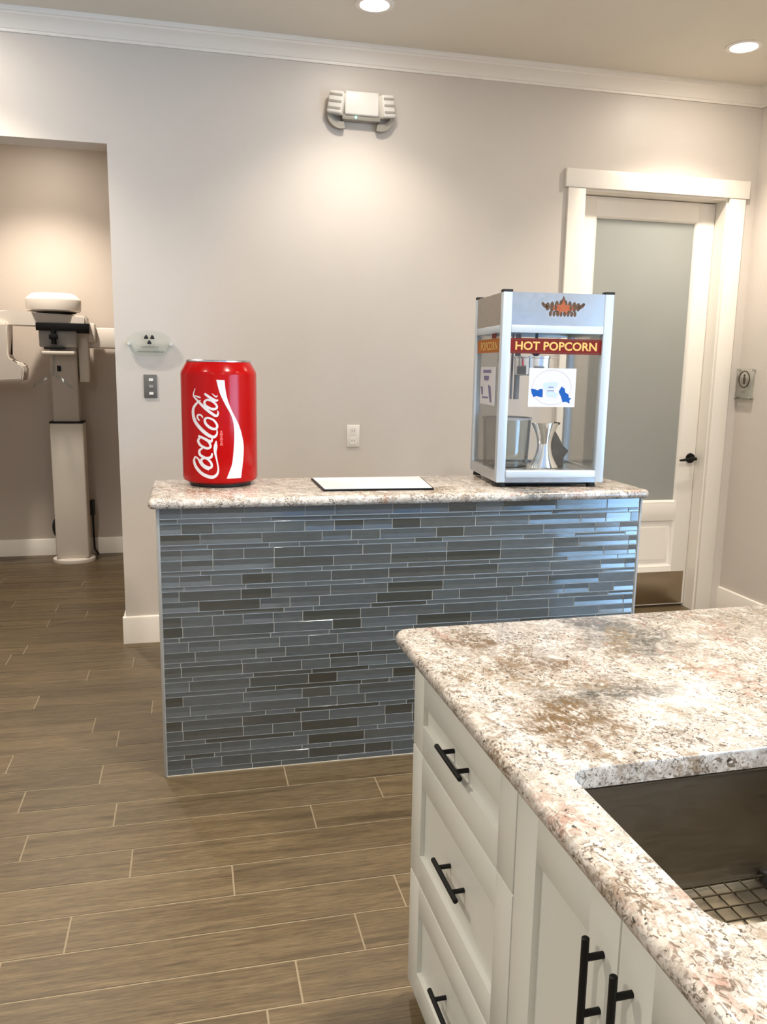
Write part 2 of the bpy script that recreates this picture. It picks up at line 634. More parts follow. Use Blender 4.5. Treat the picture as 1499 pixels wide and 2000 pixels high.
# ------------------------------------------------------------------ floor
FX0, FX1, FY0, FY1 = -3.0, 3.287, -8.0, 2.26
bm = B()
box(bm, FX0 - 0.15, FX1 + 0.15, FY0 - 0.15, FY1 + 0.15, -0.06, -0.0012, 0, 0)
rng = random.Random(11)
KNOWN = {-9: 0.603, -8: 0.401, -6: 0.216, -5: 0.720, -4: 0.490, -2: 0.218, 0: 0.316, 1: 0.636, 2: 0.375, 3: -0.207, 4: 0.092, 5: 0.5635, 6: 0.414, 7: 0.230}
PITCH, PLEN, GAP = 0.148, 0.914, 0.0052
Y0 = -1.559
n0 = int((Y0 - FY1) / PITCH) - 1
n1 = int((Y0 - FY0) / PITCH) + 1
for n in range(n0, n1):
    yb = Y0 - PITCH * n
    ya = yb - PITCH
    ya, yb = max(ya, FY0), min(yb, FY1)
    if yb - ya < 0.01:
        continue
    off = KNOWN[n] if n in KNOWN else rng.uniform(0, PLEN)
    k = int((FX0 - off) / PLEN) - 1
    while off + k * PLEN < FX1:
        xa, xb = max(off + k * PLEN, FX0), min(off + (k + 1) * PLEN, FX1)
        k += 1
        if xb - xa < 0.01:
            continue
        vs = [bm.verts.new(p) for p in ((xa + GAP / 2, ya + GAP / 2, 0), (xb - GAP / 2, ya + GAP / 2, 0), (xb - GAP / 2, yb - GAP / 2, 0), (xa + GAP / 2, yb - GAP / 2, 0))]
        f = bm.faces.new(vs)
        f.material_index = 1
struct('floor', bm, [M['grout'], M['plank']], angle=0)

# ------------------------------------------------------------------ walls and ceiling
OPX0, OPX1, OPZ, WT = -1.9, -0.363, 2.554, 0.16
DX0, DX1, DZ = 2.180, 3.120, 2.515
bm = B()
for x0, x1, z0, z1 in ((-3.0, OPX0, 0, CEIL), (OPX0, OPX1, OPZ, CEIL), (OPX1, DX0, 0, CEIL), (DX0, DX1, DZ, CEIL), (DX1, 3.287, 0, CEIL)):
    box(bm, x0, x1, 0, WT, z0, z1)
struct('wall_back', bm, M['wall'])
bm = B()
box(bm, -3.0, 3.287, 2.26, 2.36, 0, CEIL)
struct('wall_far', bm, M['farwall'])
bm = B()
box(bm, -3.15, -3.0, -8.0, 2.36, 0, CEIL)
struct('wall_left', bm, M['wall'])
bm = B()
for y0, y1, z0, z1 in ((-8.0, WIN[0], 0, CEIL), (WIN[0], WIN[1], 0, WIN[2]), (WIN[0], WIN[1], WIN[3], CEIL), (WIN[1], 2.36, 0, CEIL)):
    box(bm, 3.287, 3.437, y0, y1, z0, z1)
struct('wall_right', bm, M['wall'])
bm = B()
for x0, x1, z0, z1 in ((-3.15, ADDED_WIN[0], 0, CEIL), (ADDED_WIN[0], ADDED_WIN[1], 0, ADDED_WIN[2]), (ADDED_WIN[0], ADDED_WIN[1], ADDED_WIN[3], CEIL), (ADDED_WIN[1], 3.437, 0, CEIL)):
    box(bm, x0, x1, -8.15, -8.0, z0, z1)
struct('wall_front', bm, M['wall'])
bm = B()
box(bm, 1.15, 1.25, WT, 2.26, 0, CEIL)
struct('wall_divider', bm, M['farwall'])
bm = B()
box(bm, -3.15, 3.437, -8.15, 2.36, CEIL, CEIL + 0.1)
struct('ceiling', bm, M['ceil'])

# window in the right wall, behind the viewer
bm = B()
y0, y1, z0, z1 = WIN
fw = 0.06
for a, b_, c, d in ((y0, y1, z0, z0 + fw), (y0, y1, z1 - fw, z1), (y0, y0 + fw, z0, z1), (y1 - fw, y1, z0, z1), ((y0 + y1) / 2 - fw / 2, (y0 + y1) / 2 + fw / 2, z0, z1)):
    box(bm, 3.33, 3.39, a, b_, c, d, 0.004)
wf = struct('window_1', bm, M['trim'])
bm = B()
box(bm, 3.357, 3.363, y0 + 0.03, y1 - 0.03, z0 + 0.03, z1 - 0.03)
put('window_pane', bm, M['winglass'], wf)
bm = B()
x0, x1, z0, z1 = ADDED_WIN
for a, b_, c, d in ((x0, x1, z0, z0 + fw), (x0, x1, z1 - fw, z1), (x0, x0 + fw, z0, z1), (x1 - fw, x1, z0, z1), ((x0 + x1) / 2 - fw / 2, (x0 + x1) / 2 + fw / 2, z0, z1)):
    box(bm, a, b_, -8.10, -8.04, c, d, 0.004)
wf = struct('added_window', bm, M['trim'])  # added glazing, outside the view
bm = B()
box(bm, x0 + 0.03, x1 - 0.03, -8.073, -8.067, z0 + 0.03, z1 - 0.03)
put('window_pane', bm, M['winglass'], wf)

# crown moulding: profile (distance from wall, height below ceiling)
CR = [(0, -0.092), (0.010, -0.092), (0.012, -0.080), (0.017, -0.078), (0.022, -0.068), (0.034, -0.050), (0.052, -0.036), (0.062, -0.030), (0.066, -0.022), (0.074, -0.020), (0.077, -0.010), (0.077, 0), (0, 0)]


def run(bm, prof, a, b, nrm, miter0=0.0, miter1=0.0, z=0.0):
    """Extrude a profile (out, up) along a straight wall from a to b; nrm is the room-side normal."""
    a, b, nrm = Vector(a), Vector(b), Vector(nrm)
    t = (b - a).normalized()
    l0 = [a + nrm * p + t * (p * miter0) + Vector((0, 0, z + q)) for p, q in prof]
    l1 = [b + nrm * p - t * (p * miter1) + Vector((0, 0, z + q)) for p, q in prof]
    loft(bm, [l0, l1], True, True, True)


for i, (a, b_, nr) in enumerate((((-3.0, 0, 0), (3.287, 0, 0), (0, -1, 0)), ((3.287, -8, 0), (3.287, 0, 0), (-1, 0, 0)), ((-3.0, -8, 0), (-3.0, 0, 0), (1, 0, 0)))):
    bm = B()
    run(bm, CR, a, b_, nr, 1, 1, CEIL)
    struct('trim_%d' % (i + 1), bm, M['trim'], angle=25)

BBP = [(0, 0), (0.015, 0), (0.015, 0.135), (0.012, 0.146), (0.006, 0.150), (0, 0.150)]
FBP = [(0, 0), (0.015, 0), (0.015, 0.118), (0.010, 0.128), (0, 0.130)]
bm = B()
run(bm, BBP, (OPX1 - 0.015, 0, 0), (2.085, 0, 0), (0, -1, 0), 0, 0)
run(bm, BBP, (OPX1, WT, 0), (OPX1, 0, 0), (-1, 0, 0), 0, 0)
struct('baseboard_back', bm, M['trim'])
bm = B()
run(bm, BBP, (3.287, WIN[1], 0), (3.287, 0, 0), (-1, 0, 0), 0, 0)
struct('baseboard_right', bm, M['trim'])
bm = B()
run(bm, FBP, (-3.0, 2.26, 0), (1.15, 2.26, 0), (0, -1, 0), 0, 0)
struct('baseboard_far', bm, M['trim'])

# ------------------------------------------------------------------ the door at the right
bm = B()
box(bm, 2.085, 2.190, -0.020, 0.0, 0, 2.505, 0.002)
box(bm, 3.110, 3.215, -0.020, 0.0, 0, 2.505, 0.002)
box(bm, 2.066, 3.234, -0.026, 0.0, 2.505, 2.603, 0.002)
box(bm, DX0, 2.200, 0.0, WT, 0, 2.495)
box(bm, 3.100, DX1, 0.0, WT, 0, 2.495)
box(bm, DX0, DX1, 0.0, WT, 2.495, DZ)
for x0, x1 in ((2.200, 2.212), (3.088, 3.100)):
    box(bm, x0, x1, 0.142, 0.16, 0, 2.495)
struct('trim_4', bm, M['trim'])
door = bpy.data.objects.new('door_1', None)
sc.collection.objects.link(door)
door.location = (2.205, 0.098, 0.018)
door['kind'] = 'structure'
DW, DH, DT = 0.892, 2.472, 0.042
bm = B()
gx0, gx1, gz0, gz1 = 0.112, 0.786, 0.666, 2.370
px0, px1, pz0, pz1 = 0.116, 0.782, 0.248, 0.558
box(bm, 0, gx0, 0, DT, 0, DH, 0.001)
box(bm, gx1, DW, 0, DT, 0, DH, 0.001)
box(bm, gx0, gx1, 0, DT, gz1, DH, 0.001)
box(bm, gx0, gx1, 0, DT, pz1, gz0, 0.001)
box(bm, gx0, gx1, 0, DT, 0, pz0, 0.001)
put('door_frame', bm, M['door'], door)


def picture_frame(bm, x0, x1, z0, z1, prof, f):
    """A mitred moulding round a rectangle; prof: (inset, depth)."""
    loops = []
    for (i, d) in prof:
        loops.append([f(x0 + i, z0 + i, d), f(x1 - i, z0 + i, d), f(x1 - i, z1 - i, d), f(x0 + i, z1 - i, d)])
    loft(bm, loops, True, False, False)


dmap = lambda a, b, d: (a, d, b)
bm = B()
picture_frame(bm, gx0, gx1, gz0, gz1, [(0, 0), (0.004, 0.0), (0.012, 0.008), (0.016, 0.014), (0.016, 0.03)], dmap)
put('glazing_bead', bm, M['door'], door)
bm = B()
box(bm, gx0, gx1, 0.018, 0.026, gz0, gz1)
put('frosted_pane', bm, M['frost'], door)['label'] = 'grey frosted glass pane'
bm = B()
picture_frame(bm, px0 - 0.004, px1 + 0.004, pz0, pz1, [(0, 0), (0.004, 0.0), (0.012, 0.007), (0.020, 0.012), (0.034, 0.012), (0.056, 0.006)], dmap)
box(bm, px0 + 0.05, px1 - 0.05, 0.006, 0.03, pz0 + 0.05, pz1 - 0.05)
put('lower_panel', bm, M['door'], door)
bm = B()
box(bm, 0.030, 0.876, -0.002, 0.0, 0.006, 0.218, 0.0006)
put('kick_plate', bm, M['kick'], door)['label'] = 'bronze toned metal kick plate'
bm = B()
kx, kz = 0.858, 0.948
tube(bm, [(kx, 0.0, kz), (kx, -0.008, kz)], [0.032, 0.030], 28)
tube(bm, [(kx, -0.006, kz), (kx, -0.048, kz)], 0.011, 16)
tube(bm, [(kx + 0.012, -0.048, kz), (kx - 0.03, -0.050, kz), (kx - 0.075, -0.050, kz - 0.006), (kx - 0.102, -0.048, kz - 0.008)], [0.010, 0.010, 0.008, 0.006], 12)
put('lever_handle', bm, M['black'], door)['label'] = 'black lever handle'

# ------------------------------------------------------------------ recessed ceiling lamps
RS = random.Random(3)


def recessed(x, y, label, power=1.0, grp='recessed ceiling lamps', z=CEIL, col=LAMP_COL):
    t = thing('recessed_light', label, 'ceiling light', (x, y, z), 0, grp)
    bm = B()
    prof = [(0.064, -0.0012), (0.068, -0.005), (0.084, -0.006), (0.090, -0.003), (0.090, 0.0)]
    lathe(bm, prof, 40, cap0=False, cap1=False)
    put('trim_ring', bm, M['white_plastic'], t)
    bm = B()
    lathe(bm, [(0.066, -0.0015), (0.05, -0.003), (0.001, -0.0035)], 32, cap0=False, cap1=True)
    put('lens', bm, M['lens'], t)
    d = bpy.data.lights.new('beam', 'SPOT')
    d.energy = LAMP_SPOT * power
    d.color = col
    d.spot_size = math.radians(118)
    d.spot_blend = 0.75
    d.shadow_soft_size = 0.05
    o = bpy.data.objects.new('beam', d)
    sc.collection.objects.link(o)
    o.parent = t
    o.location = (0, 0, -0.06)
    d = bpy.data.lights.new('glow', 'AREA')
    d.shape = 'DISK'
    d.size = 0.12
    d.energy = LAMP_AREA * power
    d.color = col
    o = bpy.data.objects.new('glow', d)
    sc.collection.objects.link(o)
    o.parent = t
    o.location = (0, 0, -0.008)
    return t


recessed(0.855, -0.525, 'round recessed ceiling light near the top centre, above the emergency light', 0.29)
recessed(2.745, -0.545, 'round recessed ceiling light in the right ceiling corner, above the door', 0.58)
recessed(-1.05, -0.535, 'recessed ceiling light above the opening to the imaging room', 0.6)
for yy in (-2.6, -4.7, -6.8):  # unseen lamps added to fill the room with light
    for xx, nm in ((-1.4, 'left'), (0.9, 'middle'), (2.6, 'right')):
        recessed(xx, yy, 'added ceiling fill light out of view, %s row, %.1f m from the back wall' % (nm, -yy), 1.0, 'added fill lamps out of view')
recessed(-1.0, 1.55, 'recessed ceiling light above the dental imaging machine', 0.9)
recessed(2.5, 1.2, 'added ceiling light in the unseen hall beyond the glazed door', 0.35)  # added to light the space behind the frosted pane

# a smoke detector's edge shows at the top of the frame, left of the lamp: too little to build


# ------------------------------------------------------------------ countertop slabs
def slab(bm, x0, x1, y0, y1, z0, z1, rad, hole=None, hrad=0.03):
    th = z1 - z0
    e = th * 0.5
    prof = []
    for k in range(9):
        a = -PI / 2 + PI * k / 8
        prof.append((e * (1 - math.cos(a)) * 0.85, z0 + e + e * math.sin(a)))
    loops = []
    for ins, z in prof:
        loops.append([(p[0], p[1], z) for p in rrect(x0 + ins, x1 - ins, y0 + ins, y1 - ins, max(rad - ins, 0.004), 8)])
    rings = loft(bm, loops, True, False, False)
    if hole:
        hx0, hx1, hy0, hy1 = hole
        hp = [(0.004, z1), (0.0012, z1 - 0.0012), (0, z1 - 0.004), (0, z0)]
        hl = [[(p[0], p[1], z) for p in rrect(hx0 - i, hx1 + i, hy0 - i, hy1 + i, hrad + i, 8)] for i, z in hp]
        hr = loft(bm, hl, True, False, False)
        bm.edges.ensure_lookup_table()
        for ra, rb in ((rings[-1], hr[0]), (rings[0], hr[-1])):
            es = []
            for ring in (ra, rb):
                for i in range(len(ring)):
                    es.append(bm.edges.get((ring[i], ring[(i + 1) % len(ring)])))
            bmesh.ops.triangle_fill(bm, use_beauty=True, use_dissolve=False, edges=es)
    else:
        bm.faces.new(rings[-1])
        bm.faces.new(list(reversed(rings[0])))


# ------------------------------------------------------------------ the tiled island
IX0, IX1, IYF, IYB, IZ = -0.120, 1.748, -1.550, -1.115, 1.0063
SLABT = 1.0408
isl = thing('serving_island', 'long serving island faced with blue-grey glass mosaic strips', 'island', (0.8, -1.33, 0))
ox, oy = -0.8, 1.33
bm = B()
box(bm, IX0 + 0.004 + ox, IX1 - 0.004 + ox, IYF + 0.004 + oy, IYB + oy, 0, IZ, 0)
put('body', bm, M['wall'], isl)
bm = B()
box(bm, IX0 + 0.006 + ox, IX1 - 0.006 + ox, IYF - 0.0050 + oy, IYF + 0.004 + oy, 0.002, IZ, 0, 0)
rg = random.Random(21)
heights = []
TH, TN, TG = 0.0385, 0.0175, 0.0030
ztop = IZ - 0.002
pat = [TH, TN, TH, TH, TN, TH, TH, TN, TH, TN, TH, TH, TN, TH, TH, TN, TH, TH, TN, TH, TN]
zc = ztop
ri = 0
LN = [0.0545, 0.109, 0.109, 0.218, 0.218, 0.218]
while zc > 0.006:
    h = pat[ri % len(pat)]
    ri += 1
    zb = max(zc - h, 0.004)
    if zc - zb > 0.008:
        x = IX0 + 0.008
        first = True
        while x < IX1 - 0.008:
            ln = rg.choice([0.109, 0.109, 0.218, 0.218]) if h > 0.03 else rg.choice([0.109, 0.218, 0.218, 0.327])
            if first:
                ln = rg.uniform(0.05, ln)
                first = False
            xb = min(x + ln, IX1 - 0.008)
            if IX1 - 0.008 - xb < 0.03:
                xb = IX1 - 0.008
            yf = IYF - 0.0076 + rg.uniform(-0.0003, 0.0003)
            t1, t2 = rg.gauss(0, 0.00022), rg.gauss(0, 0.00012)
            lively = rg.random() < 0.62
            e = 0.0004
            x0, x1_, z0, z1 = x + TG / 2 + ox, xb - TG / 2 + ox, zb + TG / 2, zc - TG / 2
            yb_ = IYF - 0.0040
            ym = yf + 0.0004
            Q = [[(x0, yb_ + oy, z0), (x1_, yb_ + oy, z0), (x1_, yb_ + oy, z1), (x0, yb_ + oy, z1)],
                 [(x0, ym + oy, z0), (x1_, ym + oy, z0), (x1_, ym + oy, z1), (x0, ym + oy, z1)],
                 [(x0 + e, yf + oy - t1 - t2, z0 + e), (x1_ - e, yf + oy + t1 - t2, z0 + e), (x1_ - e, yf + oy + t1 + t2 + (0.0009 if lively else 0), z1 - e), (x0 + e, yf + oy - t1 + t2 + (0.0009 if lively else 0), z1 - e)]]
            zm = z0 + (z1 - z0) * 0.44
            dp = (0.0017 + rg.gauss(0, 0.0002)) * (zm - z0) / 0.016 if lively else 0.0003
            rr_ = loft(bm, Q, True, False, False, 1)[-1]
            va_ = bm.verts.new((x0 + e, yf + oy - t1 + dp, zm))
            vb_ = bm.verts.new((x1_ - e, yf + oy + t1 + dp, zm))
            for q4 in ((rr_[0], rr_[1], vb_, va_), (va_, vb_, rr_[2], rr_[3])):
                bm.faces.new(q4).material_index = 1
            # the side edges close onto the shallow fold
            bm.faces.new((rr_[3], rr_[0], va_)).material_index = 1
            bm.faces.new((rr_[1], rr_[2], vb_)).material_index = 1
            x = xb
    zc = zb
put('mosaic_panel', bm, [M['tgrout'], M['mosaic']], isl, angle=0)['label'] = 'panel of blue-grey glass strip tiles'
for xa, xb in ((IX0 - 0.003, IX0 + 0.006), (IX1 - 0.006, IX1 + 0.003)):
    bm = B()
    box(bm, xa + ox, xb + ox, IYF - 0.0093 + oy, IYF + 0.012 + oy, 0.0, IZ, 0.001)
    put('edge_trim', bm, M['stripmetal'], isl)['label'] = 'thin metal tile edge strip'
bm = B()
box(bm, IX0 + 0.004 + ox, IX1 - 0.004 + ox, IYF - 0.007 + oy, IYF + 0.001 + oy, 0.0, 0.0045, 0.001)
put('caulk_line', bm, M['caulk'], isl)

bm = B()
slab(bm, -0.1486 + ox, 1.764 + ox, -1.595 + oy, -1.078 + oy, IZ, SLABT, 0.022)
o = put('countertop', bm, M['litgranite'], None, (0.8, -1.33, 0))
tag(o, 'narrow speckled granite countertop on the mosaic tiled island', 'countertop')

# ------------------------------------------------------------------ giant drink can
CX, CY = 0.112, -1.215
can = thing('drink_can', 'giant red soda can with white script, standing on the tiled island', 'drink can', (CX, CY, SLABT))
R = 0.143
CANH = 0.476
bm = B()
lathe(bm, [(0.117, 0.012), (0.130, 0.015), (0.140, 0.022), (R, 0.032), (R, 0.422), (0.142, 0.429), (0.139, 0.437), (0.124, 0.464), (0.121, 0.468)], 96, cap0=True, cap1=True)
put('body', bm, M['red'], can)
bm = B()
lathe(bm, [(0.112, 0.0), (0.117, 0.003), (0.118, 0.0125), (0.1, 0.016)], 64, cap0=True, cap1=True)
put('base_rim', bm, M['darkmetal'], can)['label'] = 'dark base of the can'
bm = B()
lathe(bm, [(0.1195, 0.466), (0.1225, 0.469), (0.1225, 0.473), (0.120, 0.476), (0.117, 0.474), (0.114, 0.466), (0.001, 0.465)], 72, cap0=True, cap1=False)
put('lid', bm, M['alum'], can)['label'] = 'silver lid rim'
bm = B()
prism(bm, rrect(-0.02, 0.02, -0.035, 0.03, 0.018), 0.003, lambda a, b, d: (a, b, 0.4665 + d))
put('pull_tab', bm, M['alum'], can)


def on_can(s, t, d):
    """s: arc length round the can (right positive, 0 faces the room), t: height above base."""
    a = s / R - 0.02
    r = d + (R if t >= 0.032 else 0.140 + (t - 0.022) / 0.010 * 0.003)
    return (r * math.sin(a), -r * math.cos(a), t)


# photo crop units (1379 px wide for 200 px of frame) to can surface
K = 0.0002745


def cs(x, y):
    u = max(-0.985, min(0.985, (x - 688.0) / 516.0))
    return (math.asin(u) * R, 0.426 + (345.0 - y) * K)


def ribbon(bm, pts, wid, d=0.0007, n=10, mi=0):
    """pts in crop units with widths; a flat printed stroke on the can."""
    P = catmull([(p[0], p[1], p[2] if len(p) > 2 else wid) for p in pts], n)
    L, Rr = [], []
    for i, p in enumerate(P):
        a = P[max(i - 1, 0)]
        b = P[min(i + 1, len(P) - 1)]
        dx, dy = b[0] - a[0], b[1] - a[1]
        l = math.hypot(dx, dy) or 1
        nx, ny = -dy / l, dx / l
        h = p[2] / 2
        s, t = cs(p[0] + nx * h, p[1] + ny * h)
        L.append(bm.verts.new(on_can(s, t, d)))
        s, t = cs(p[0] - nx * h, p[1] - ny * h)
        Rr.append(bm.verts.new(on_can(s, t, d)))
    for i in range(len(P) - 1):
        f = bm.faces.new((L[i], L[i + 1], Rr[i + 1], Rr[i]))
        f.material_index = mi


bm = B()
STK = [
    # first capital C with its swash
    [(352, 1462, 16), (336, 1530, 30), (368, 1620, 40), (450, 1702, 44), (560, 1738, 46), (628, 1706, 34), (652, 1630, 22), (636, 1510, 20), (616, 1400, 34), (622, 1320, 48), (632, 1240, 12)],
    [(352, 1462, 16), (395, 1500, 24), (424, 1560, 26), (470, 1608, 26), (530, 1640, 20)],
    # o
    [(470, 1475, 30), (430, 1510, 30), (455, 1570, 34), (530, 1610, 36), (566, 1590, 30), (556, 1535, 30), (500, 1480, 30), (470, 1475, 30)],
    # c
    [(450, 1345, 24), (410, 1380, 30), (420, 1440, 34), (500, 1480, 36), (560, 1462, 34), (575, 1410, 18)],
    # a
    [(420, 1200, 26), (396, 1250, 30), (430, 1310, 34), (510, 1345, 34), (556, 1320, 30), (530, 1255, 28), (450, 1205, 26), (420, 1200, 26)],
    [(400, 1180, 30), (480, 1215, 34), (560, 1250, 36), (580, 1210, 18)],
    # hyphen
    [(455, 1130, 26), (485, 1100, 26)],
    # second capital C with its loop
    [(465, 935, 14), (440, 900, 22), (400, 900, 22), (395, 940, 22), (420, 975, 16)],
    [(440, 700, 12), (395, 735, 26), (348, 800, 32), (338, 880, 36), (362, 985, 42), (440, 1090, 46), (530, 1165, 46), (600, 1190, 40), (642, 1150, 24), (645, 1090, 14)],
    # o
    [(520, 930, 26), (488, 960, 30), (506, 1020, 34), (570, 1072, 36), (630, 1078, 32), (648, 1030, 30), (600, 960, 28), (520, 930, 26)],
    # l with its tall loop
    [(655, 835, 12), (664, 872, 22), (635, 905, 34), (560, 858, 38), (470, 780, 36), (395, 700, 26), (348, 640, 16), (372, 545, 10)],
    [(345, 640, 12), (410, 655, 22), (440, 670, 14)],
    # a
    [(520, 690, 26), (488, 725, 28), (510, 775, 32), (590, 815, 34), (645, 800, 30), (640, 755, 28), (580, 705, 26), (520, 690, 26)],
    [(492, 610, 26), (560, 660, 36), (630, 700, 36), (668, 690, 16)],
    [(590, 610, 10), (640, 650, 18), (660, 630, 8)],
]
for s in STK:
    ribbon(bm, s, 30)
put('script_lettering', bm, M['white'], can)['label'] = 'white script lettering running up the can'
bm = B()
LEFT = [(648, 425), (690, 600), (762, 760), (828, 885), (862, 1000), (872, 1150), (862, 1350), (838, 1550), (800, 1660), (762, 1758)]
RIGHT = [(755, 430), (765, 550), (792, 690), (842, 830), (892, 935), (942, 1050), (977, 1180), (997, 1320), (988, 1500), (955, 1760)]
LA, RB = catmull(LEFT, 8), catmull(RIGHT, 8)
cols = []
for k in range(7):
    q_ = k / 6
    cols.append([bm.verts.new(on_can(*cs(p[0] * (1 - q_) + q[0] * q_, p[1] * (1 - q_) + q[1] * q_), 0.0007)) for p, q in zip(LA, RB)])
for a, b_ in zip(cols[:-1], cols[1:]):
    for i in range(len(a) - 1):
        bm.faces.new((a[i], a[i + 1], b_[i + 1], b_[i]))
put('swoosh', bm, M['white'], can)['label'] = 'white curved ribbon stripe'
bm = B()
for k in range(9):
    y = 1105 + k * 23
    ribbon(bm, [(700, y), (701, y + 15)], 24 + 8 * (k % 3), 0.0006, 2)
put('small_print', bm, M['pinkprint'], can)

# ------------------------------------------------------------------ framed sheet lying on the island
fr = thing('document_frame', 'white sheet in a thin black tray lying flat beside the giant can', 'framed sheet', (0.70, -1.315, SLABT))
q = [(-0.222, -0.158), (0.203, -0.172), (0.242, 0.158), (-0.222, 0.163)]
bm = B()
prism(bm, q, 0.007, lambda a, b, d: (a, b, d))
put('tray', bm, M['black'], fr)
bm = B()
q2 = [(a * 0.975, b * 0.965 + 0.001) for a, b in q]
prism(bm, q2, 0.0015, lambda a, b, d: (a, b, 0.0072 + d))
put('sheet', bm, M['paper'], fr)['label'] = 'white sheet'

# ------------------------------------------------------------------ popcorn machine
PW, PD, PH = 0.4407, 0.4236, 0.7359
pop = thing('popcorn_machine', 'glass popcorn machine with pale metal frame standing on the right end of the island', 'popcorn machine', (1.1651, -1.4603, SLABT), -0.0918)
Z0 = 0.020
PO = 0.036
zt_ = Z0 + PH
for nm, x0, x1, y0, y1 in (('l', 0, PO, 0, 0.034), ('r', PW - PO, PW, 0, 0.034), ('l', 0, 0.026, PD - 0.026, PD), ('r', PW - 0.026, PW, PD - 0.026, PD)):
    bm = B()
    box(bm, x0, x1, y0, y1, Z0, zt_ - 0.006, 0.003)
    put('post', bm, M['popframe'], pop)
for x0, y0 in ((-0.001, -0.001), (PW - PO - 0.001, -0.001), (-0.001, PD - 0.03), (PW - 0.031, PD - 0.03)):
    bm = B()
    box(bm, x0, x0 + 0.038 if y0 < 0 else x0 + 0.03, y0, y0 + (0.036 if y0 < 0 else 0.03), zt_ - 0.008, zt_ + 0.002, 0.002)
    put('corner_cap', bm, M['rubber'], pop)['label'] = 'black plastic corner cap'
HB = Z0 + 0.606
bm = B()
box(bm, PO, PW - PO, 0.004, 0.010, HB, zt_ - 0.008)
put('header_panel', bm, M['alum'], pop)['label'] = 'silver header panel'
bm = B()
box(bm, 0.003, 0.006, 0.034, PD - 0.026, HB, zt_ - 0.008)
box(bm, PW - 0.006, PW - 0.003, 0.034, PD - 0.026, HB, zt_ - 0.008)
box(bm, 0.026, PW - 0.026, PD - 0.006, PD - 0.003, HB, zt_ - 0.008)
put('side_header', bm, M['sidesteel'], pop)
bm = B()
box(bm, 0.004, PW - 0.004, 0.008, PD - 0.004, zt_ - 0.012, zt_ - 0.007)
put('roof_plate', bm, M['alum'], pop)
bm = B()
box(bm, PO, PW - PO, 0.001, 0.022, HB - 0.028, HB + 0.001, 0.002)
box(bm, 0.002, 0.02, 0.034, PD - 0.026, HB - 0.028, HB + 0.001, 0.002)
box(bm, PW - 0.02, PW - 0.002, 0.034, PD - 0.026, HB - 0.028, HB + 0.001, 0.002)
box(bm, 0.026, PW - 0.026, PD - 0.02, PD - 0.002, HB - 0.028, HB + 0.001, 0.002)
put('upper_rail', bm, M['popframe'], pop)
bm = B()
box(bm, PO, PW - PO, -0.006, 0.03, Z0 + 0.018, Z0 + 0.048, 0.005, seg=3)
put('door_sill', bm, M['popframe'], pop)
bm = B()
box(bm, PO - 0.002, PW - PO + 0.002, 0.002, 0.016, Z0, Z0 + 0.019)
box(bm, 0.002, 0.016, 0.03, PD - 0.02, Z0, Z0 + 0.045)
box(bm, PW - 0.016, PW - 0.002, 0.03, PD - 0.02, Z0, Z0 + 0.045)
box(bm, 0.02, PW - 0.02, PD - 0.016, PD - 0.002, Z0, Z0 + 0.045)
put('base_skirt', bm, M['alum'], pop)
bm = B()
box(bm, 0.012, PW - 0.012, 0.012, PD - 0.012, Z0 + 0.026, Z0 + 0.034)
put('deck', bm, M['steel'], pop)
bm = B()
box(bm, 0.03, PW - 0.055, 0.03, PD - 0.02, 0.008, 0.020, 0.002)
put('undertray', bm, M['rubber'], pop)
for x, y in ((0.03, 0.03), (PW - 0.04, 0.03), (0.025, PD - 0.03), (PW - 0.03, PD - 0.03)):
    bm = B()
    lathe(bm, [(0.016, 0.0), (0.018, 0.002), (0.015, 0.020)], 20, (x, y))
    put('foot', bm, M['rubber'], pop)['label'] = 'black rubber foot'
GZ0, GZ1 = Z0 + 0.046, HB - 0.026
for x0, x1, y0, y1 in ((PO - 0.004, PW - PO + 0.004, 0.012, 0.015), (0.009, 0.012, 0.03, PD - 0.022), (PW - 0.012, PW - 0.009, 0.03, PD - 0.022), (0.022, PW - 0.022, PD - 0.014, PD - 0.011)):
    bm = B()
    box(bm, x0, x1, y0, y1, GZ0, GZ1)
    put('glass_pane', bm, M['glass'], pop)
# front banner
fm = lambda a, b, d: (a, 0.0112 - d, b)
bz0, bz1 = Z0 + 0.500, Z0 + 0.558
bm = B()
box(bm, PO, PW - PO, 0.0105, 0.0118, bz0, bz1, 0, 0)
for z in (bz0 + 0.004, bz1 - 0.006):
    box(bm, PO, PW - PO, 0.0101, 0.0110, z, z + 0.002, 0, 1)
put('front_banner', bm, [M['popred'], M['embbrown']], pop)['label'] = 'dark red banner'
bm = B()
text_bm(bm, 'HOT POPCORN', 0.044, lambda a, b, d: (PW / 2 + 0.001 + a, 0.0096, (bz0 + bz1) / 2 - 0.001 + b), 0, 0, 0.0011, 1.05)
put('banner_lettering', bm, M['popyellow'], pop, angle=0)['label'] = 'yellow letters of the banner'
# left banner and tag
bm = B()
box(bm, 0.0075, 0.0088, 0.036, PD - 0.03, bz0 + 0.004, bz1, 0, 0)
box(bm, 0.0075, 0.0088, 0.11, 0.17, bz1 + 0.001, bz1 + 0.020, 0, 1)
put('side_banner', bm, [M['poporange'], M['popred']], pop)['label'] = 'orange banner on the side glass'
bm = B()
text_bm(bm, 'POPCORN', 0.046, lambda a, b, d: (0.0068, PD / 2 - 0.002 - a, (bz0 + bz1) / 2 + b), 0, 0, 0.0008, 1.18)
put('side_lettering', bm, M['popyellow'], pop, angle=0)
# emblem on the header
ex_, ez_ = 0.238, Z0 + 0.674
bm = B()


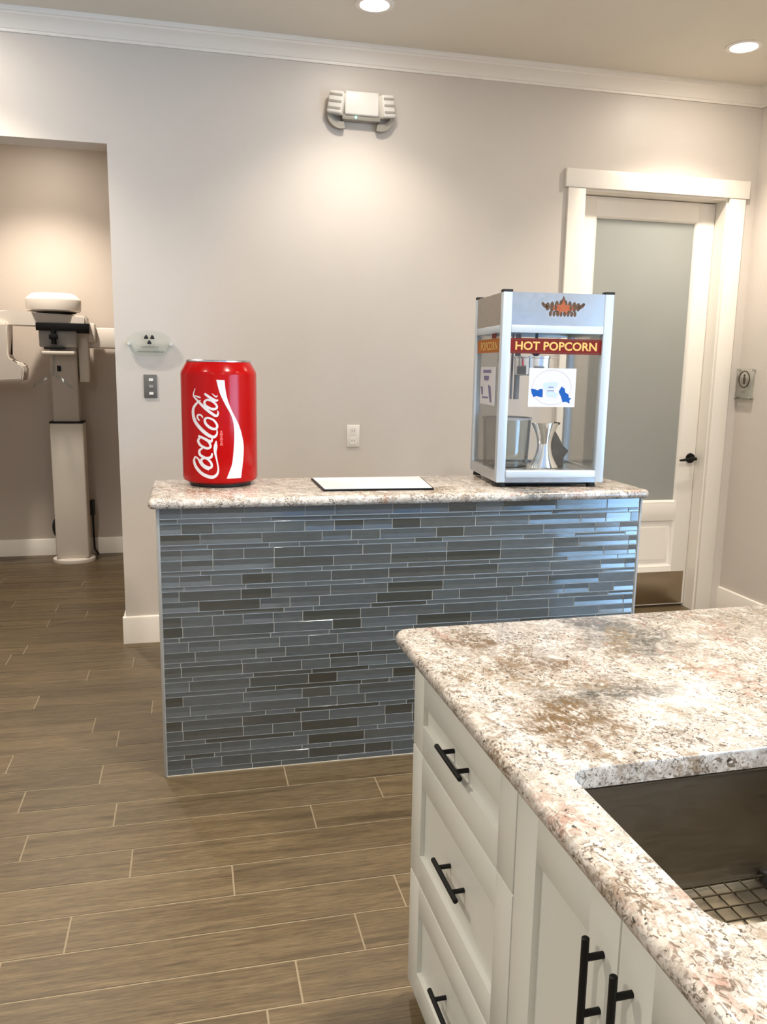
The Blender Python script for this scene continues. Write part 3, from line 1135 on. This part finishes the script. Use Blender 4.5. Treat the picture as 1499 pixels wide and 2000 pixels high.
def blob(bm, cx, cz, rx, rz, d, n=20, mi=0, a0=0.0):
    prism(bm, [(cx + rx * math.cos(2 * PI * k / n) * math.cos(a0) - rz * math.sin(2 * PI * k / n) * math.sin(a0),
                cz + rx * math.cos(2 * PI * k / n) * math.sin(a0) + rz * math.sin(2 * PI * k / n) * math.cos(a0)) for k in range(n)],
          0.0005, lambda a, b, dd: (a, 0.0039 - d - dd, b), mi)


for k, dx in enumerate((-0.062, -0.044, -0.026, -0.009, 0.009, 0.026, 0.044, 0.060)):
    hh = 0.013 + 0.014 * (1 - abs(dx) / 0.075)
    blob(bm, ex_ + dx, ez_ + 0.004, 0.0085, hh, 0, 14, 0)
    blob(bm, ex_ + dx * 0.8, ez_ - 0.022, 0.006, 0.011, 0, 12, 0)
for sgn in (-1, 1):
    blob(bm, ex_ + sgn * 0.072, ez_ + 0.006, 0.014, 0.007, 0, 14, 0, sgn * 0.6)
    blob(bm, ex_ + sgn * 0.081, ez_ + 0.014, 0.006, 0.006, 0, 12, 0)
prism(bm, [(ex_ - 0.014, ez_ + 0.012), (ex_ + 0.014, ez_ + 0.012), (ex_, ez_ + 0.046)], 0.0005, lambda a, b, d: (a, 0.0039 - d, b), 0)
blob(bm, ex_, ez_ - 0.002, 0.052, 0.010, 0.0008, 24, 1)
for dx in (-0.045, -0.03, 0.03, 0.045):
    blob(bm, ex_ + dx, ez_, 0.005, 0.010, 0.0014, 12, 0)
st = []
for k in range(10):
    rr = 0.031 if k % 2 == 0 else 0.013
    a = PI / 2 + k * PI / 5
    st.append((ex_ + rr * math.cos(a), ez_ + 0.001 + rr * math.sin(a)))
prism(bm, st, 0.0006, lambda a, b, d: (a, 0.0024 - d, b), 1)
put('header_emblem', bm, [M['embbrown'], M['emborange']], pop)['label'] = 'orange and brown star emblem'
# sticker on the front glass
sx0, sx1, sz0, sz1 = 0.118, 0.308, Z0 + 0.297, Z0 + 0.446
bm = B()
box(bm, sx0, sx1, 0.0108, 0.0118, sz0, sz1)
stk = put('front_sticker', bm, M['stickwhite'], pop)
stk['label'] = 'white square sticker with blue marks'
cxs, czs = (sx0 + sx1) / 2 - 0.001, (sz0 + sz1) / 2 + 0.001
bm = B()
ro = [(cxs + 0.080 * math.cos(2 * PI * k / 48), czs + 0.068 * math.sin(2 * PI * k / 48)) for k in range(48)]
ri_ = [(cxs + 0.0775 * math.cos(2 * PI * k / 48), czs + 0.0655 * math.sin(2 * PI * k / 48)) for k in range(48)]
v1 = [bm.verts.new((a, 0.0104, b)) for a, b in ro]
v2 = [bm.verts.new((a, 0.0104, b)) for a, b in ri_]
for k in range(48):
    bm.faces.new((v1[k], v1[(k + 1) % 48], v2[(k + 1) % 48], v2[k]))
put('sticker_ring', bm, M['stickring'], stk)
bm = B()


def sp(u, v):    # sticker crop px (sub-crop 3: 5.354x) to machine coords
    return (sx0 + (u - 628) / (1112 - 628) * (sx1 - sx0), sz1 - (v - 155) / (562 - 155) * (sz1 - sz0))


for poly in ([(652, 372), (700, 378), (720, 388), (745, 374), (775, 376), (776, 460), (745, 458), (715, 446), (682, 460), (662, 420)],
             [(940, 400), (965, 345), (1000, 365), (1010, 410), (1040, 425), (1050, 465), (1075, 465), (1055, 490), (1060, 525), (1020, 505), (985, 510), (965, 450)]):
    bm = B()
    bm.faces.new([bm.verts.new((sp(*p)[0], 0.0103, sp(*p)[1])) for p in poly])
    put('blue_mark', bm, M['stickblue'], stk)
bm = B()
for poly in ([(785, 310), (850, 300), (930, 305), (915, 345), (880, 372), (800, 380), (775, 350)], [(800, 400), (880, 395), (930, 420), (915, 465), (830, 450)]):
    vv = [bm.verts.new((sp(*p)[0], 0.01035, sp(*p)[1])) for p in poly]
    bm.faces.new(vv)
for (u, v, ww) in ((830, 350, 55), (820, 388, 70)):
    a, b_ = sp(u, v), sp(u + ww, v + 8)
    vv = [bm.verts.new(p) for p in ((a[0], 0.0101, a[1]), (b_[0], 0.0101, a[1]), (b_[0], 0.0101, b_[1]), (a[0], 0.0101, b_[1]))]
    f = bm.faces.new(vv)
    f.material_index = 1
put('pale_mark', bm, [M['stickpale'], M['stickpurple']], stk)
# tag on the side glass
bm = B()
ty0, ty1, tz0, tz1 = 0.100, 0.325, Z0 + 0.295, Z0 + 0.448
box(bm, 0.0075, 0.0086, ty0, ty1, tz0, tz1)
stk2 = put('side_sticker', bm, M['stickwhite'], pop)
stk2['label'] = 'white sticker on the left glass'
bm = B()


def tp(u, v):    # u right..left in the photo maps from the back of the machine to its front
    return (0.0071, ty1 - (u - 80) / (245 - 80) * (ty1 - ty0), tz1 - (v - 155) / (530 - 155) * (tz1 - tz0))


for poly in ([(110, 185), (200, 185), (200, 215), (110, 215)], [(120, 245), (180, 245), (175, 290), (125, 290)], [(85, 350), (112, 360), (115, 440), (98, 430)],
             [(170, 330), (200, 345), (215, 500), (198, 505), (185, 440)], [(105, 455), (175, 450), (175, 468), (105, 470)]):
    bm.faces.new([bm.verts.new(tp(*p)) for p in poly])
put('purple_mark', bm, M['stickpurple'], stk2)
# kettle with its bracket hangs under the header
bm = B()
box(bm, 0.130, 0.290, 0.14, 0.30, HB - 0.010, HB + 0.02)
lathe(bm, [(0.006, 0.0), (0.006, 0.12)], 12, (0.21, 0.22))
for v in bm.verts:
    if v.co.z < 0.13:
        v.co.z += HB - 0.125
put('kettle_hanger', bm, M['darkmetal'], pop)
bm = B()
kz0 = Z0 + 0.415
lathe(bm, [(0.078, kz0), (0.086, kz0 + 0.005), (0.088, kz0 + 0.07), (0.092, kz0 + 0.072), (0.092, kz0 + 0.078), (0.02, kz0 + 0.088), (0.01, kz0 + 0.1)], 48, (0.21, 0.22))
put('kettle', bm, M['chrome'], pop)['label'] = 'shiny metal kettle'
for x, rr in ((0.105, 0.008), (0.135, 0.005), (0.158, 0.012)):  # rods stand in for dark upright reflections
    bm = B()
    tube(bm, [(x, 0.30, HB - 0.02), (x, 0.30, kz0 - 0.10)], rr, 12)
    put('reflection_rod', bm, M['xgray'], pop)
bm = B()
tube(bm, [(0.05, 0.19, HB - 0.07), (0.035, 0.165, HB - 0.14)], 0.004, 8)
put('stirrer_rod', bm, M['darkmetal'], pop)
DZt = Z0 + 0.034

# things standing in the machine (world placement through its frame)
ca, sa = math.cos(-0.0918), math.sin(-0.0918)


def inpop(x, y):
    return (1.1651 + ca * x - sa * y, -1.4603 + sa * x + ca * y)


tx, ty_ = inpop(0.118, 0.285)
tub = thing('popcorn_tub', 'clear round plastic tub with dark rim standing inside the popcorn machine at left', 'tub', (tx, ty_, SLABT + DZt), -0.0918)
bm = B()
rr = 0.102
lathe(bm, [(0.088, 0.0), (0.094, 0.004), (rr, 0.20), (rr - 0.0025, 0.20), (0.0915, 0.006), (0.002, 0.006)], 48, cap0=True, cap1=True)
put('wall', bm, M['tubglass'], tub)
bm = B()
lathe(bm, [(rr - 0.003, 0.198), (rr + 0.003, 0.198), (rr + 0.003, 0.206), (rr - 0.003, 0.206), (rr - 0.003, 0.198)], 48, cap0=False, cap1=False)
put('rim', bm, M['xgray'], tub)
tx, ty_ = inpop(0.258, 0.20)
scp = thing('popcorn_scoop', 'shiny flared metal scoop standing upright inside the popcorn machine', 'scoop', (tx, ty_, SLABT + DZt), -0.0918)
bm = B()
loops = []
for k in range(17):
    t = k / 16
    z = 0.002 + t * 0.186
    wd = 0.030 + 0.036 * (abs(t - 0.52) / 0.52) ** 1.8
    loops.append([(wd * math.cos(a), 0.032 * math.sin(a) * (0.7 + 0.5 * abs(t - 0.5)), z) for a in [PI + PI * j / 14 for j in range(15)]])
loft(bm, loops, False, False, False)
r_ = bmesh.ops.solidify(bm, geom=list(bm.faces), thickness=0.0016)
put('bowl', bm, M['chrome'], scp)
bm = B()
tube(bm, [(0.036, -0.006, 0.19), (0.060, -0.010, 0.186)], 0.005, 10)
put('handle_tip', bm, M['rubber'], scp)['label'] = 'black tip'
tx, ty_ = inpop(0.33, 0.235)
bag = thing('folded_bag', 'dark folded bag leaning inside the popcorn machine beside the metal scoop', 'bag', (tx, ty_, SLABT + DZt), -0.0918)
bm = B()
pl = [(-0.046, 0.0), (0.024, 0.0), (0.026, 0.045), (0.045, 0.070), (0.020, 0.092), (0.002, 0.125), (-0.016, 0.152), (-0.030, 0.120), (-0.052, 0.070)]
lo = []
for d, sc_ in ((-0.016, 0.92), (-0.010, 1.0), (0.010, 1.0), (0.016, 0.92)):
    lo.append([(a * sc_, d * (1 - 0.5 * b / 0.15), b * sc_ + 0.0) for a, b in pl])
loft(bm, lo, True, True, True)
put('cloth', bm, M['dark'], bag)

# ------------------------------------------------------------------ emergency light on the wall
em = thing('emergency_light', 'white two-headed emergency light high on the back wall', 'emergency light', (0.897, -0.002, 2.768))
bm = B()
box(bm, -0.088, 0.088, -0.062, 0.0, 0.0, 0.114, 0.008, seg=3)
put('housing', bm, M['white_plastic'], em)
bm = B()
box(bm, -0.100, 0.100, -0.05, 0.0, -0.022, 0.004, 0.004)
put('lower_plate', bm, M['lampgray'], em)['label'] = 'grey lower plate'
bm = B()
lathe(bm, [(0.006, 0.0), (0.006, 0.003), (0.002, 0.005)], 16)
bmesh.ops.rotate(bm, verts=bm.verts, cent=(0, 0, 0), matrix=Matrix.Rotation(PI / 2, 3, 'X'))
bmesh.ops.translate(bm, verts=bm.verts, vec=(-0.03, -0.05, -0.010))
put('indicator', bm, M['green'], em)['label'] = 'small green indicator'
for sgn in (-1, 1):
    Mx = Matrix.Translation((sgn * 0.128, -0.040, 0.046)) @ Matrix.Rotation(sgn * 0.45, 4, 'Z') @ Matrix.Rotation(-sgn * 0.16, 4, 'Y')
    bm = B()
    box(bm, -0.038, 0.038, -0.034, 0.028, -0.046, 0.060, 0.008, 0, 3, Mx)
    h = put('lamp_head', bm, M['white_plastic'], em)
    bm = B()
    for k in range(3):
        box(bm, -0.034, 0.034, -0.0365, -0.030, -0.030 + k * 0.032, -0.018 + k * 0.032, 0.002, 0, 2, Mx)
    put('louvre', bm, M['rib'], h)['label'] = 'grey horizontal louvres'
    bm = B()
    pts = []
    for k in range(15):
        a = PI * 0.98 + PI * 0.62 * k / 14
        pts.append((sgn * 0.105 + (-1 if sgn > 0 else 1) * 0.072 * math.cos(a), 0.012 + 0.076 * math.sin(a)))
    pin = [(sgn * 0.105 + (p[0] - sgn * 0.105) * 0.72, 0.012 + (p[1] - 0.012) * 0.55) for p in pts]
    prism(bm, pts + pin[::-1], 0.030, lambda a, b, d: (a, -0.004 - d, b))  # shadow of the lamp head, built as a grey plate
    put('head_shadow', bm, M['lampgray'], em)['label'] = 'curved grey plate in place of the lamp head shadow'

# ------------------------------------------------------------------ wall plates and signs on the back wall
ot = thing('wall_outlet', 'ivory wall outlet on the back wall between the can and the popcorn machine', 'outlet', (0.879, 0.0, 1.121))
bm = B()
box(bm, -0.036, 0.036, -0.006, 0.0, -0.061, 0.061, 0.003)
put('cover_plate', bm, M['plate'], ot)
for z in (-0.027, 0.027):
    bm = B()
    prism(bm, rrect(-0.018, 0.018, z - 0.019, z + 0.019, 0.008), 0.0016, lambda a, b, d: (a, -0.0058 - d, b))
    rc = put('receptacle', bm, M['plate'], ot)
    bm = B()
    for dx in (-0.007, 0.007):
        box(bm, dx - 0.0012, dx + 0.0012, -0.0079, -0.0070, z - 0.004, z + 0.006)
    put('slot', bm, M['slot'], rc)
sw = thing('switch_plate', 'small grey control plate on the wall under the oval acrylic sign', 'switch', (-0.194, 0.0, 1.382))
bm = B()
box(bm, -0.033, 0.033, -0.007, 0.0, -0.060, 0.060, 0.003)
put('cover_plate', bm, M['grayplate'], sw)
for z in (-0.036, 0.0, 0.034):
    bm = B()
    prism(bm, rrect(-0.008, 0.014, z - 0.007, z + 0.007, 0.004), 0.003, lambda a, b, d: (a, -0.0068 - d, b))
    put('button', bm, M['white_plastic'] if abs(z) > 0.01 else M['xgray'], sw)

sg = thing('oval_sign', 'clear oval acrylic sign with a black radiation symbol on the wall left of the can', 'sign', (-0.190, 0.0, 1.587))
bm = B()
el = [(0.118 * math.cos(2 * PI * k / 56), 0.066 * math.sin(2 * PI * k / 56)) for k in range(56)]
prism(bm, el, 0.006, lambda a, b, d: (a, -0.024 + d, b + 0.010))
put('plate', bm, M['signglass'], sg)['label'] = 'clear acrylic plate'
bm = B()
for k in range(3):
    a0 = -PI / 2 + k * 2 * PI / 3
    pts = []
    for j in range(9):
        a = a0 - 0.50 + 1.0 * j / 8
        pts.append((0.026 * math.cos(a), 0.026 * math.sin(a)))
    for j in range(9):
        a = a0 + 0.50 - 1.0 * j / 8
        pts.append((0.0065 * math.cos(a), 0.0065 * math.sin(a)))
    prism(bm, pts, 0.0008, lambda a, b, d: (a - 0.002, -0.0242 - d, b + 0.034))
put('radiation_symbol', bm, M['ink'], sg)['label'] = 'black three-bladed radiation symbol'
bm = B()
rq = random.Random(4)
for zr, x0, x1, hh in ((-0.009, -0.040, 0.040, 0.009), (-0.033, -0.062, 0.064, 0.009)):
    x = x0
    while x < x1:
        wd_ = rq.uniform(0.004, 0.008)
        hq = hh * rq.uniform(0.55, 1.0)
        tube(bm, [(x, -0.0246, zr), (x + wd_ * 0.5, -0.0246, zr + hq), (x + wd_, -0.0246, zr + rq.uniform(0, 0.003))], 0.0016, 5)
        x += wd_ + 0.0022
put('worn_lettering', bm, M['olive'], sg)['label'] = 'two faint lines of small dark script'
for x in (-0.103, 0.103):
    bm = B()
    tube(bm, [(x, 0.0, 0.010), (x, -0.029, 0.010)], 0.007, 16)
    put('standoff_pin', bm, M['chrome'], sg)

sg = thing('room_sign', 'clear rectangular plaque with a ringed symbol on the right wall beside the door', 'sign', (3.287, -0.086, 1.436))
rm = lambda a, b, d: (-0.022 - d, -a, b)    # a runs towards the viewer
bm = B()
prism(bm, [(-0.077, -0.094), (0.077, -0.094), (0.077, 0.094), (-0.077, 0.094)], 0.006, lambda a, b, d: (-0.022 + d, -a, b))
put('plate', bm, M['signglass'], sg)['label'] = 'clear acrylic plate'
bm = B()
a1 = [(0.048 * math.cos(2 * PI * k / 40), 0.048 * math.sin(2 * PI * k / 40)) for k in range(40)]
for k in range(40):
    p, q_ = a1[k], a1[(k + 1) % 40]
    tube(bm, [rm(p[0], p[1] + 0.026, 0.001), rm(q_[0], q_[1] + 0.026, 0.001)], 0.0036, 6)
prism(bm, [(-0.009, -0.028), (0.009, -0.028), (0.012, 0.012), (-0.012, 0.012)], 0.001, lambda a, b, d: rm(a, b + 0.026, d))
prism(bm, [(0.008 * math.cos(2 * PI * k / 16), 0.022 + 0.008 * math.sin(2 * PI * k / 16)) for k in range(16)], 0.001, lambda a, b, d: rm(a, b + 0.026, d))
put('ringed_figure', bm, M['brownink'], sg)['label'] = 'brown ring with a small standing figure'
bm = B()
for k in range(4):
    tube(bm, [rm(-0.020 + k * 0.011, -0.052, 0.001), rm(-0.016 + k * 0.011, -0.043, 0.001), rm(-0.012 + k * 0.011, -0.052, 0.001)], 0.0013, 5)
put('small_print', bm, M['olive'], sg)
bm = B()
box(bm, -0.024, -0.015, -0.076, 0.076, -0.094, -0.088)
put('lower_edge', bm, M['olive'], sg)
for a in (-0.066, 0.066):
    for b_ in (-0.083, 0.083):
        bm = B()
        tube(bm, [(0, -a, b_), (-0.027, -a, b_)], 0.006, 14)
        put('standoff_pin', bm, M['steel'], sg)

# ------------------------------------------------------------------ dental imaging machine beyond the opening
xr = thing('imaging_machine', 'ivory panoramic dental imaging machine on a column beyond the left opening', 'imaging machine', (-0.885, 2.03, 0))
bm = B()
lathe(bm, [(0.150, 0.0), (0.152, 0.012), (0.150, 0.026), (0.128, 0.036)], 40, cap0=True, cap1=True, sx=1.02, sy=0.85)
put('base_plate', bm, M['xray'], xr)
bm = B()
box(bm, -0.117, 0.117, -0.085, 0.085, 0.034, 1.055, 0.012, seg=3)
put('lower_column', bm, M['xray'], xr)
bm = B()
box(bm, -0.119, 0.119, -0.087, 0.087, 1.053, 1.066, 0.003)
put('column_gasket', bm, M['black'], xr)['label'] = 'black collar'
bm = B()
box(bm, -0.092, 0.092, -0.060, 0.070, 1.06, 1.80, 0.010, seg=3)
put('upper_column', bm, M['xray2'], xr)
bm = B()
box(bm, 0.10, 0.17, -0.02, 0.08, 1.352, 1.80, 0.008)
put('detector_arm', bm, M['xray'], xr)
bm = B()
box(bm, 0.14, 1.00, 0.05, 0.15, 1.602, 1.752, 0.012)
box(bm, 0.14, 0.22, 0.0, 0.15, 1.64, 1.78, 0.012)
put('side_arm', bm, M['xray'], xr)['label'] = 'long horizontal arm running right'
bm = B()
pts = [(-0.58, 1.745), (-0.50, 1.752), (0.175, 1.735), (0.180, 1.825), (-0.20, 1.842), (-0.34, 1.848), (-0.48, 1.840), (-0.54, 1.82), (-0.58, 1.785)]
prism(bm, pts, 0.17, lambda a, b, d: (a, -0.14 + d, b))
bmesh.ops.bevel(bm, geom=list(bm.edges), offset=0.012, segments=2, affect='EDGES')
put('rotating_arm', bm, M['xray'], xr)
bm = B()
lathe(bm, [(0.12, 1.846), (0.176, 1.852), (0.186, 1.860), (0.190, 1.93), (0.186, 1.940), (0.150, 1.972), (0.13, 1.979), (0.02, 1.984)], 48, (-0.05, -0.05), sy=0.75)
put('rotor_cap', bm, M['xray'], xr)
bm = B()
lathe(bm, [(0.10, 1.835), (0.135, 1.843), (0.135, 1.853)], 40, (-0.03, -0.05), sy=0.85)
put('rotor_gap', bm, M['black'], xr)
bm = B()
pts = [(-0.56, 1.76), (-0.56, 1.345), (-0.265, 1.362), (-0.258, 1.375), (-0.248, 1.455), (-0.26, 1.478), (-0.285, 1.49), (-0.350, 1.505), (-0.366, 1.535), (-0.340, 1.76)]
prism(bm, pts, 0.20, lambda a, b, d: (a, -0.19 + d, b))
bmesh.ops.bevel(bm, geom=list(bm.edges), offset=0.012, segments=2, affect='EDGES')
put('tube_head', bm, M['xray'], xr)
bm = B()
box(bm, -0.160, 0.200, -0.170, -0.140, 1.715, 1.770, 0.006)
box(bm, 0.11, 0.20, -0.165, -0.145, 1.70, 1.755, 0.006)
put('head_rest_bar', bm, M['black'], xr)['label'] = 'black horizontal bar'
bm = B()
tube(bm, [(-0.045, -0.155, 1.745), (-0.045, -0.155, 1.62)], 0.018, 14)
box(bm, -0.075, -0.020, -0.175, -0.135, 1.655, 1.690, 0.006)
box(bm, -0.110, 0.030, -0.19, -0.13, 1.585, 1.600, 0.004)
put('chin_rest', bm, M['black'], xr)['label'] = 'black chin rest'
bm = B()
box(bm, -0.150, 0.105, -0.125, -0.06, 1.60, 1.75, 0.012)
put('control_head', bm, M['xgray'], xr)
bm = B()
box(bm, -0.125, 0.095, -0.20, -0.06, 1.545, 1.572, 0.008)
put('patient_shelf', bm, M['xray'], xr)
bm = B()
for sgn in (-1, 1):
    c = -0.06
    tube(bm, [(c + sgn * 0.02, -0.16, 1.40), (c + sgn * 0.06, -0.20, 1.375), (c + sgn * 0.115, -0.22, 1.330), (c + sgn * 0.13, -0.20, 1.315)], 0.009, 10)
tube(bm, [(-0.06, -0.08, 1.545), (-0.06, -0.16, 1.40)], 0.008, 8)
put('hand_grip', bm, M['tubglass'], xr)['label'] = 'clear hand grips'
bm = B()
box(bm, -0.045, -0.020, -0.075, -0.055, 1.43, 1.47, 0.004)
put('latch', bm, M['black'], xr)
bm = B()
box(bm, 0.118, 0.150, 0.09, 0.14, 0.33, 0.45, 0.004)
tube(bm, [(0.132, 0.12, 0.34), (0.135, 0.12, 0.06), (0.16, 0.14, 0.012)], 0.008, 8)
put('cable_box', bm, M['rubber'], xr)
bm = B()
lp = [(-0.10 + 0.055 * math.cos(a), 0.11, 0.24 + 0.085 * math.sin(a)) for a in [PI * (0.35 + 1.3 * k / 14) for k in range(15)]]
tube(bm, lp, 0.012, 8)
tube(bm, [(p[0] + 0.018, p[1] + 0.02, p[2]) for p in lp], 0.012, 8)
put('cable_coil', bm, M['rubber'], xr)['label'] = 'black coiled cable'

# ------------------------------------------------------------------ foreground cabinets
FO, FR = (0.447, -2.722, 0.0), math.radians(1.3)
CT = 0.888


def shaker(bm, y0, y1, z0, z1, xf, st=0.07, rail=0.07, rec=0.011, th=0.02):
    """Front with a recessed panel; faces -x. y0 > y1 (y0 is the far edge)."""
    b = 0.0016
    box(bm, xf, xf + th, y1, y1 + st, z0, z1, b)
    box(bm, xf, xf + th, y0 - st, y0, z0, z1, b)
    box(bm, xf, xf + th, y1 + st - 0.001, y0 - st + 0.001, z1 - rail, z1, b)
    box(bm, xf, xf + th, y1 + st - 0.001, y0 - st + 0.001, z0, z0 + rail, b)
    box(bm, xf + rec, xf + th, y1 + st - 0.004, y0 - st + 0.004, z0 + rail - 0.004, z1 - rail + 0.004)


def pull(parent, x, y, z, vertical, xb):
    """Black bar pull, c to c 80 mm, overall 142 mm."""
    bm = B()
    L_, c = 0.071, 0.041
    f = (lambda t, xx: (xx, y, z + t)) if vertical else (lambda t, xx: (xx, y + t, z))
    n = 14
    pts = [(-L_, 0.0038), (-L_ + 0.0012, 0.0052), (L_ - 0.0012, 0.0052), (L_, 0.0038)]
    tube(bm, [f(t, x) for t, _ in pts], [r for _, r in pts], n)
    for t in (-c, c):
        tube(bm, [f(t, x), f(t, xb)], 0.0048, 12)
    return put('bar_pull', bm, M['black'], parent)


XF = 0.036
cab = thing('drawer_cabinet', 'white cabinet with three stacked drawers at the far end of the foreground counter', 'cabinet', FO, FR)
bm = B()
box(bm, XF + 0.0205, 1.50, -0.608, -0.050, 0.0, CT, 0.0015)
put('body', bm, M['cab'], cab)
for z0, z1 in ((0.653, 0.840), (0.337, 0.649), (0.037, 0.333)):
    bm = B()
    shaker(bm, -0.037, -0.607, z0, z1, XF)
    dr = put('drawer', bm, M['cab'], cab)
    pull(dr, XF - 0.017, -0.322, (z0 + z1) / 2, False, XF + 0.011)['label'] = 'black bar pull'
scab = thing('sink_cabinet', 'white two-door cabinet under the sink, nearest the viewer', 'cabinet', FO, FR)
bm = B()
box(bm, XF + 0.0205, 0.0565 + 0.02, -1.245, -0.6095, 0.0, 0.10)
box(bm, 0.56, 1.50, -1.245, -0.6095, 0.0, CT)
box(bm, XF + 0.0205, 0.56, -0.630, -0.6095, 0.0, CT)
box(bm, XF + 0.0205, 0.56, -1.245, -1.225, 0.0, CT)
box(bm, 0.0765, 0.56, -1.225, -0.630, 0.0, 0.05)
put('body', bm, M['cab'], scab)
for y0, y1, py in ((-0.611, -0.9225, -0.889), (-0.9255, -1.240, -0.958)):
    bm = B()
    shaker(bm, y0, y1, 0.037, 0.840, XF, 0.074, 0.078)
    dr = put('door', bm, M['cab'], scab)
    pull(dr, XF - 0.027, py, 0.719, True, XF + 0.001)['label'] = 'black bar pull'
bm = B()
HOLE = (0.067, 0.530, -1.062, -0.710)
slab(bm, -0.013, 1.55, -1.29, -0.012, CT, 0.921, 0.035, HOLE, 0.032)
o = put('countertop', bm, M['granite'], None, FO, FR)
tag(o, 'large speckled granite countertop with a sink cut-out in the foreground', 'countertop')

snk = thing('kitchen_sink', 'undermount steel sink set in the foreground granite', 'sink', FO, FR)
bm = B()
hx0, hx1, hy0, hy1 = HOLE
lo = []
for ins, z in ((-0.010, CT - 0.002), (0.003, CT - 0.002), (-0.002, CT - 0.006), (-0.002, 0.715), (0.006, 0.698), (0.022, 0.690)):
    lo.append([(p[0], p[1], z) for p in rrect(hx0 + ins, hx1 - ins, hy0 + ins, hy1 - ins, max(0.032 - ins, 0.012), 8)])
loft(bm, lo, True, False, True)
put('basin', bm, M['sinksteel'], snk)
bm = B()
lathe(bm, [(0.045, 0.6905), (0.043, 0.693), (0.03, 0.6915), (0.002, 0.6912)], 32, (0.33, -0.886))
put('drain', bm, M['chrome'], snk)
gr = thing('sink_grid', 'wire grid with black bumper feet lying in the bottom of the sink', 'sink grid', FO, FR)
bm = B()
gx0_, gx1_, gy0_, gy1_ = hx0 + 0.02, hx1 - 0.02, hy0 + 0.018, hy1 - 0.018
gz = 0.708
rim = [(p[0], p[1], gz) for p in rrect(gx0_, gx1_, gy0_, gy1_, 0.03, 5)]
tube(bm, rim + [rim[0]], 0.0026, 8)
nx, ny = 15, 11
for k in range(1, nx):
    x = gx0_ + (gx1_ - gx0_) * k / nx
    tube(bm, [(x, gy0_, gz), (x, gy1_, gz)], 0.0015, 6)
for k in range(1, ny):
    y = gy0_ + (gy1_ - gy0_) * k / ny
    tube(bm, [(gx0_, y, gz + 0.003), (gx1_, y, gz + 0.003)], 0.0015, 6)
put('wire_mesh', bm, M['gridwire'], gr)
for x, y in ((gx0_ + 0.335, gy1_ + 0.003), (gx0_ + 0.09, gy1_ + 0.003), (gx0_ + 0.09, gy0_), (gx0_ + 0.335, gy0_)):
    bm = B()
    lathe(bm, [(0.007, 0.6905), (0.0085, 0.694), (0.0085, 0.714), (0.005, 0.717)], 16, (x, y))
    put('bumper_foot', bm, M['rubber'], gr)['label'] = 'black rubber bumper'
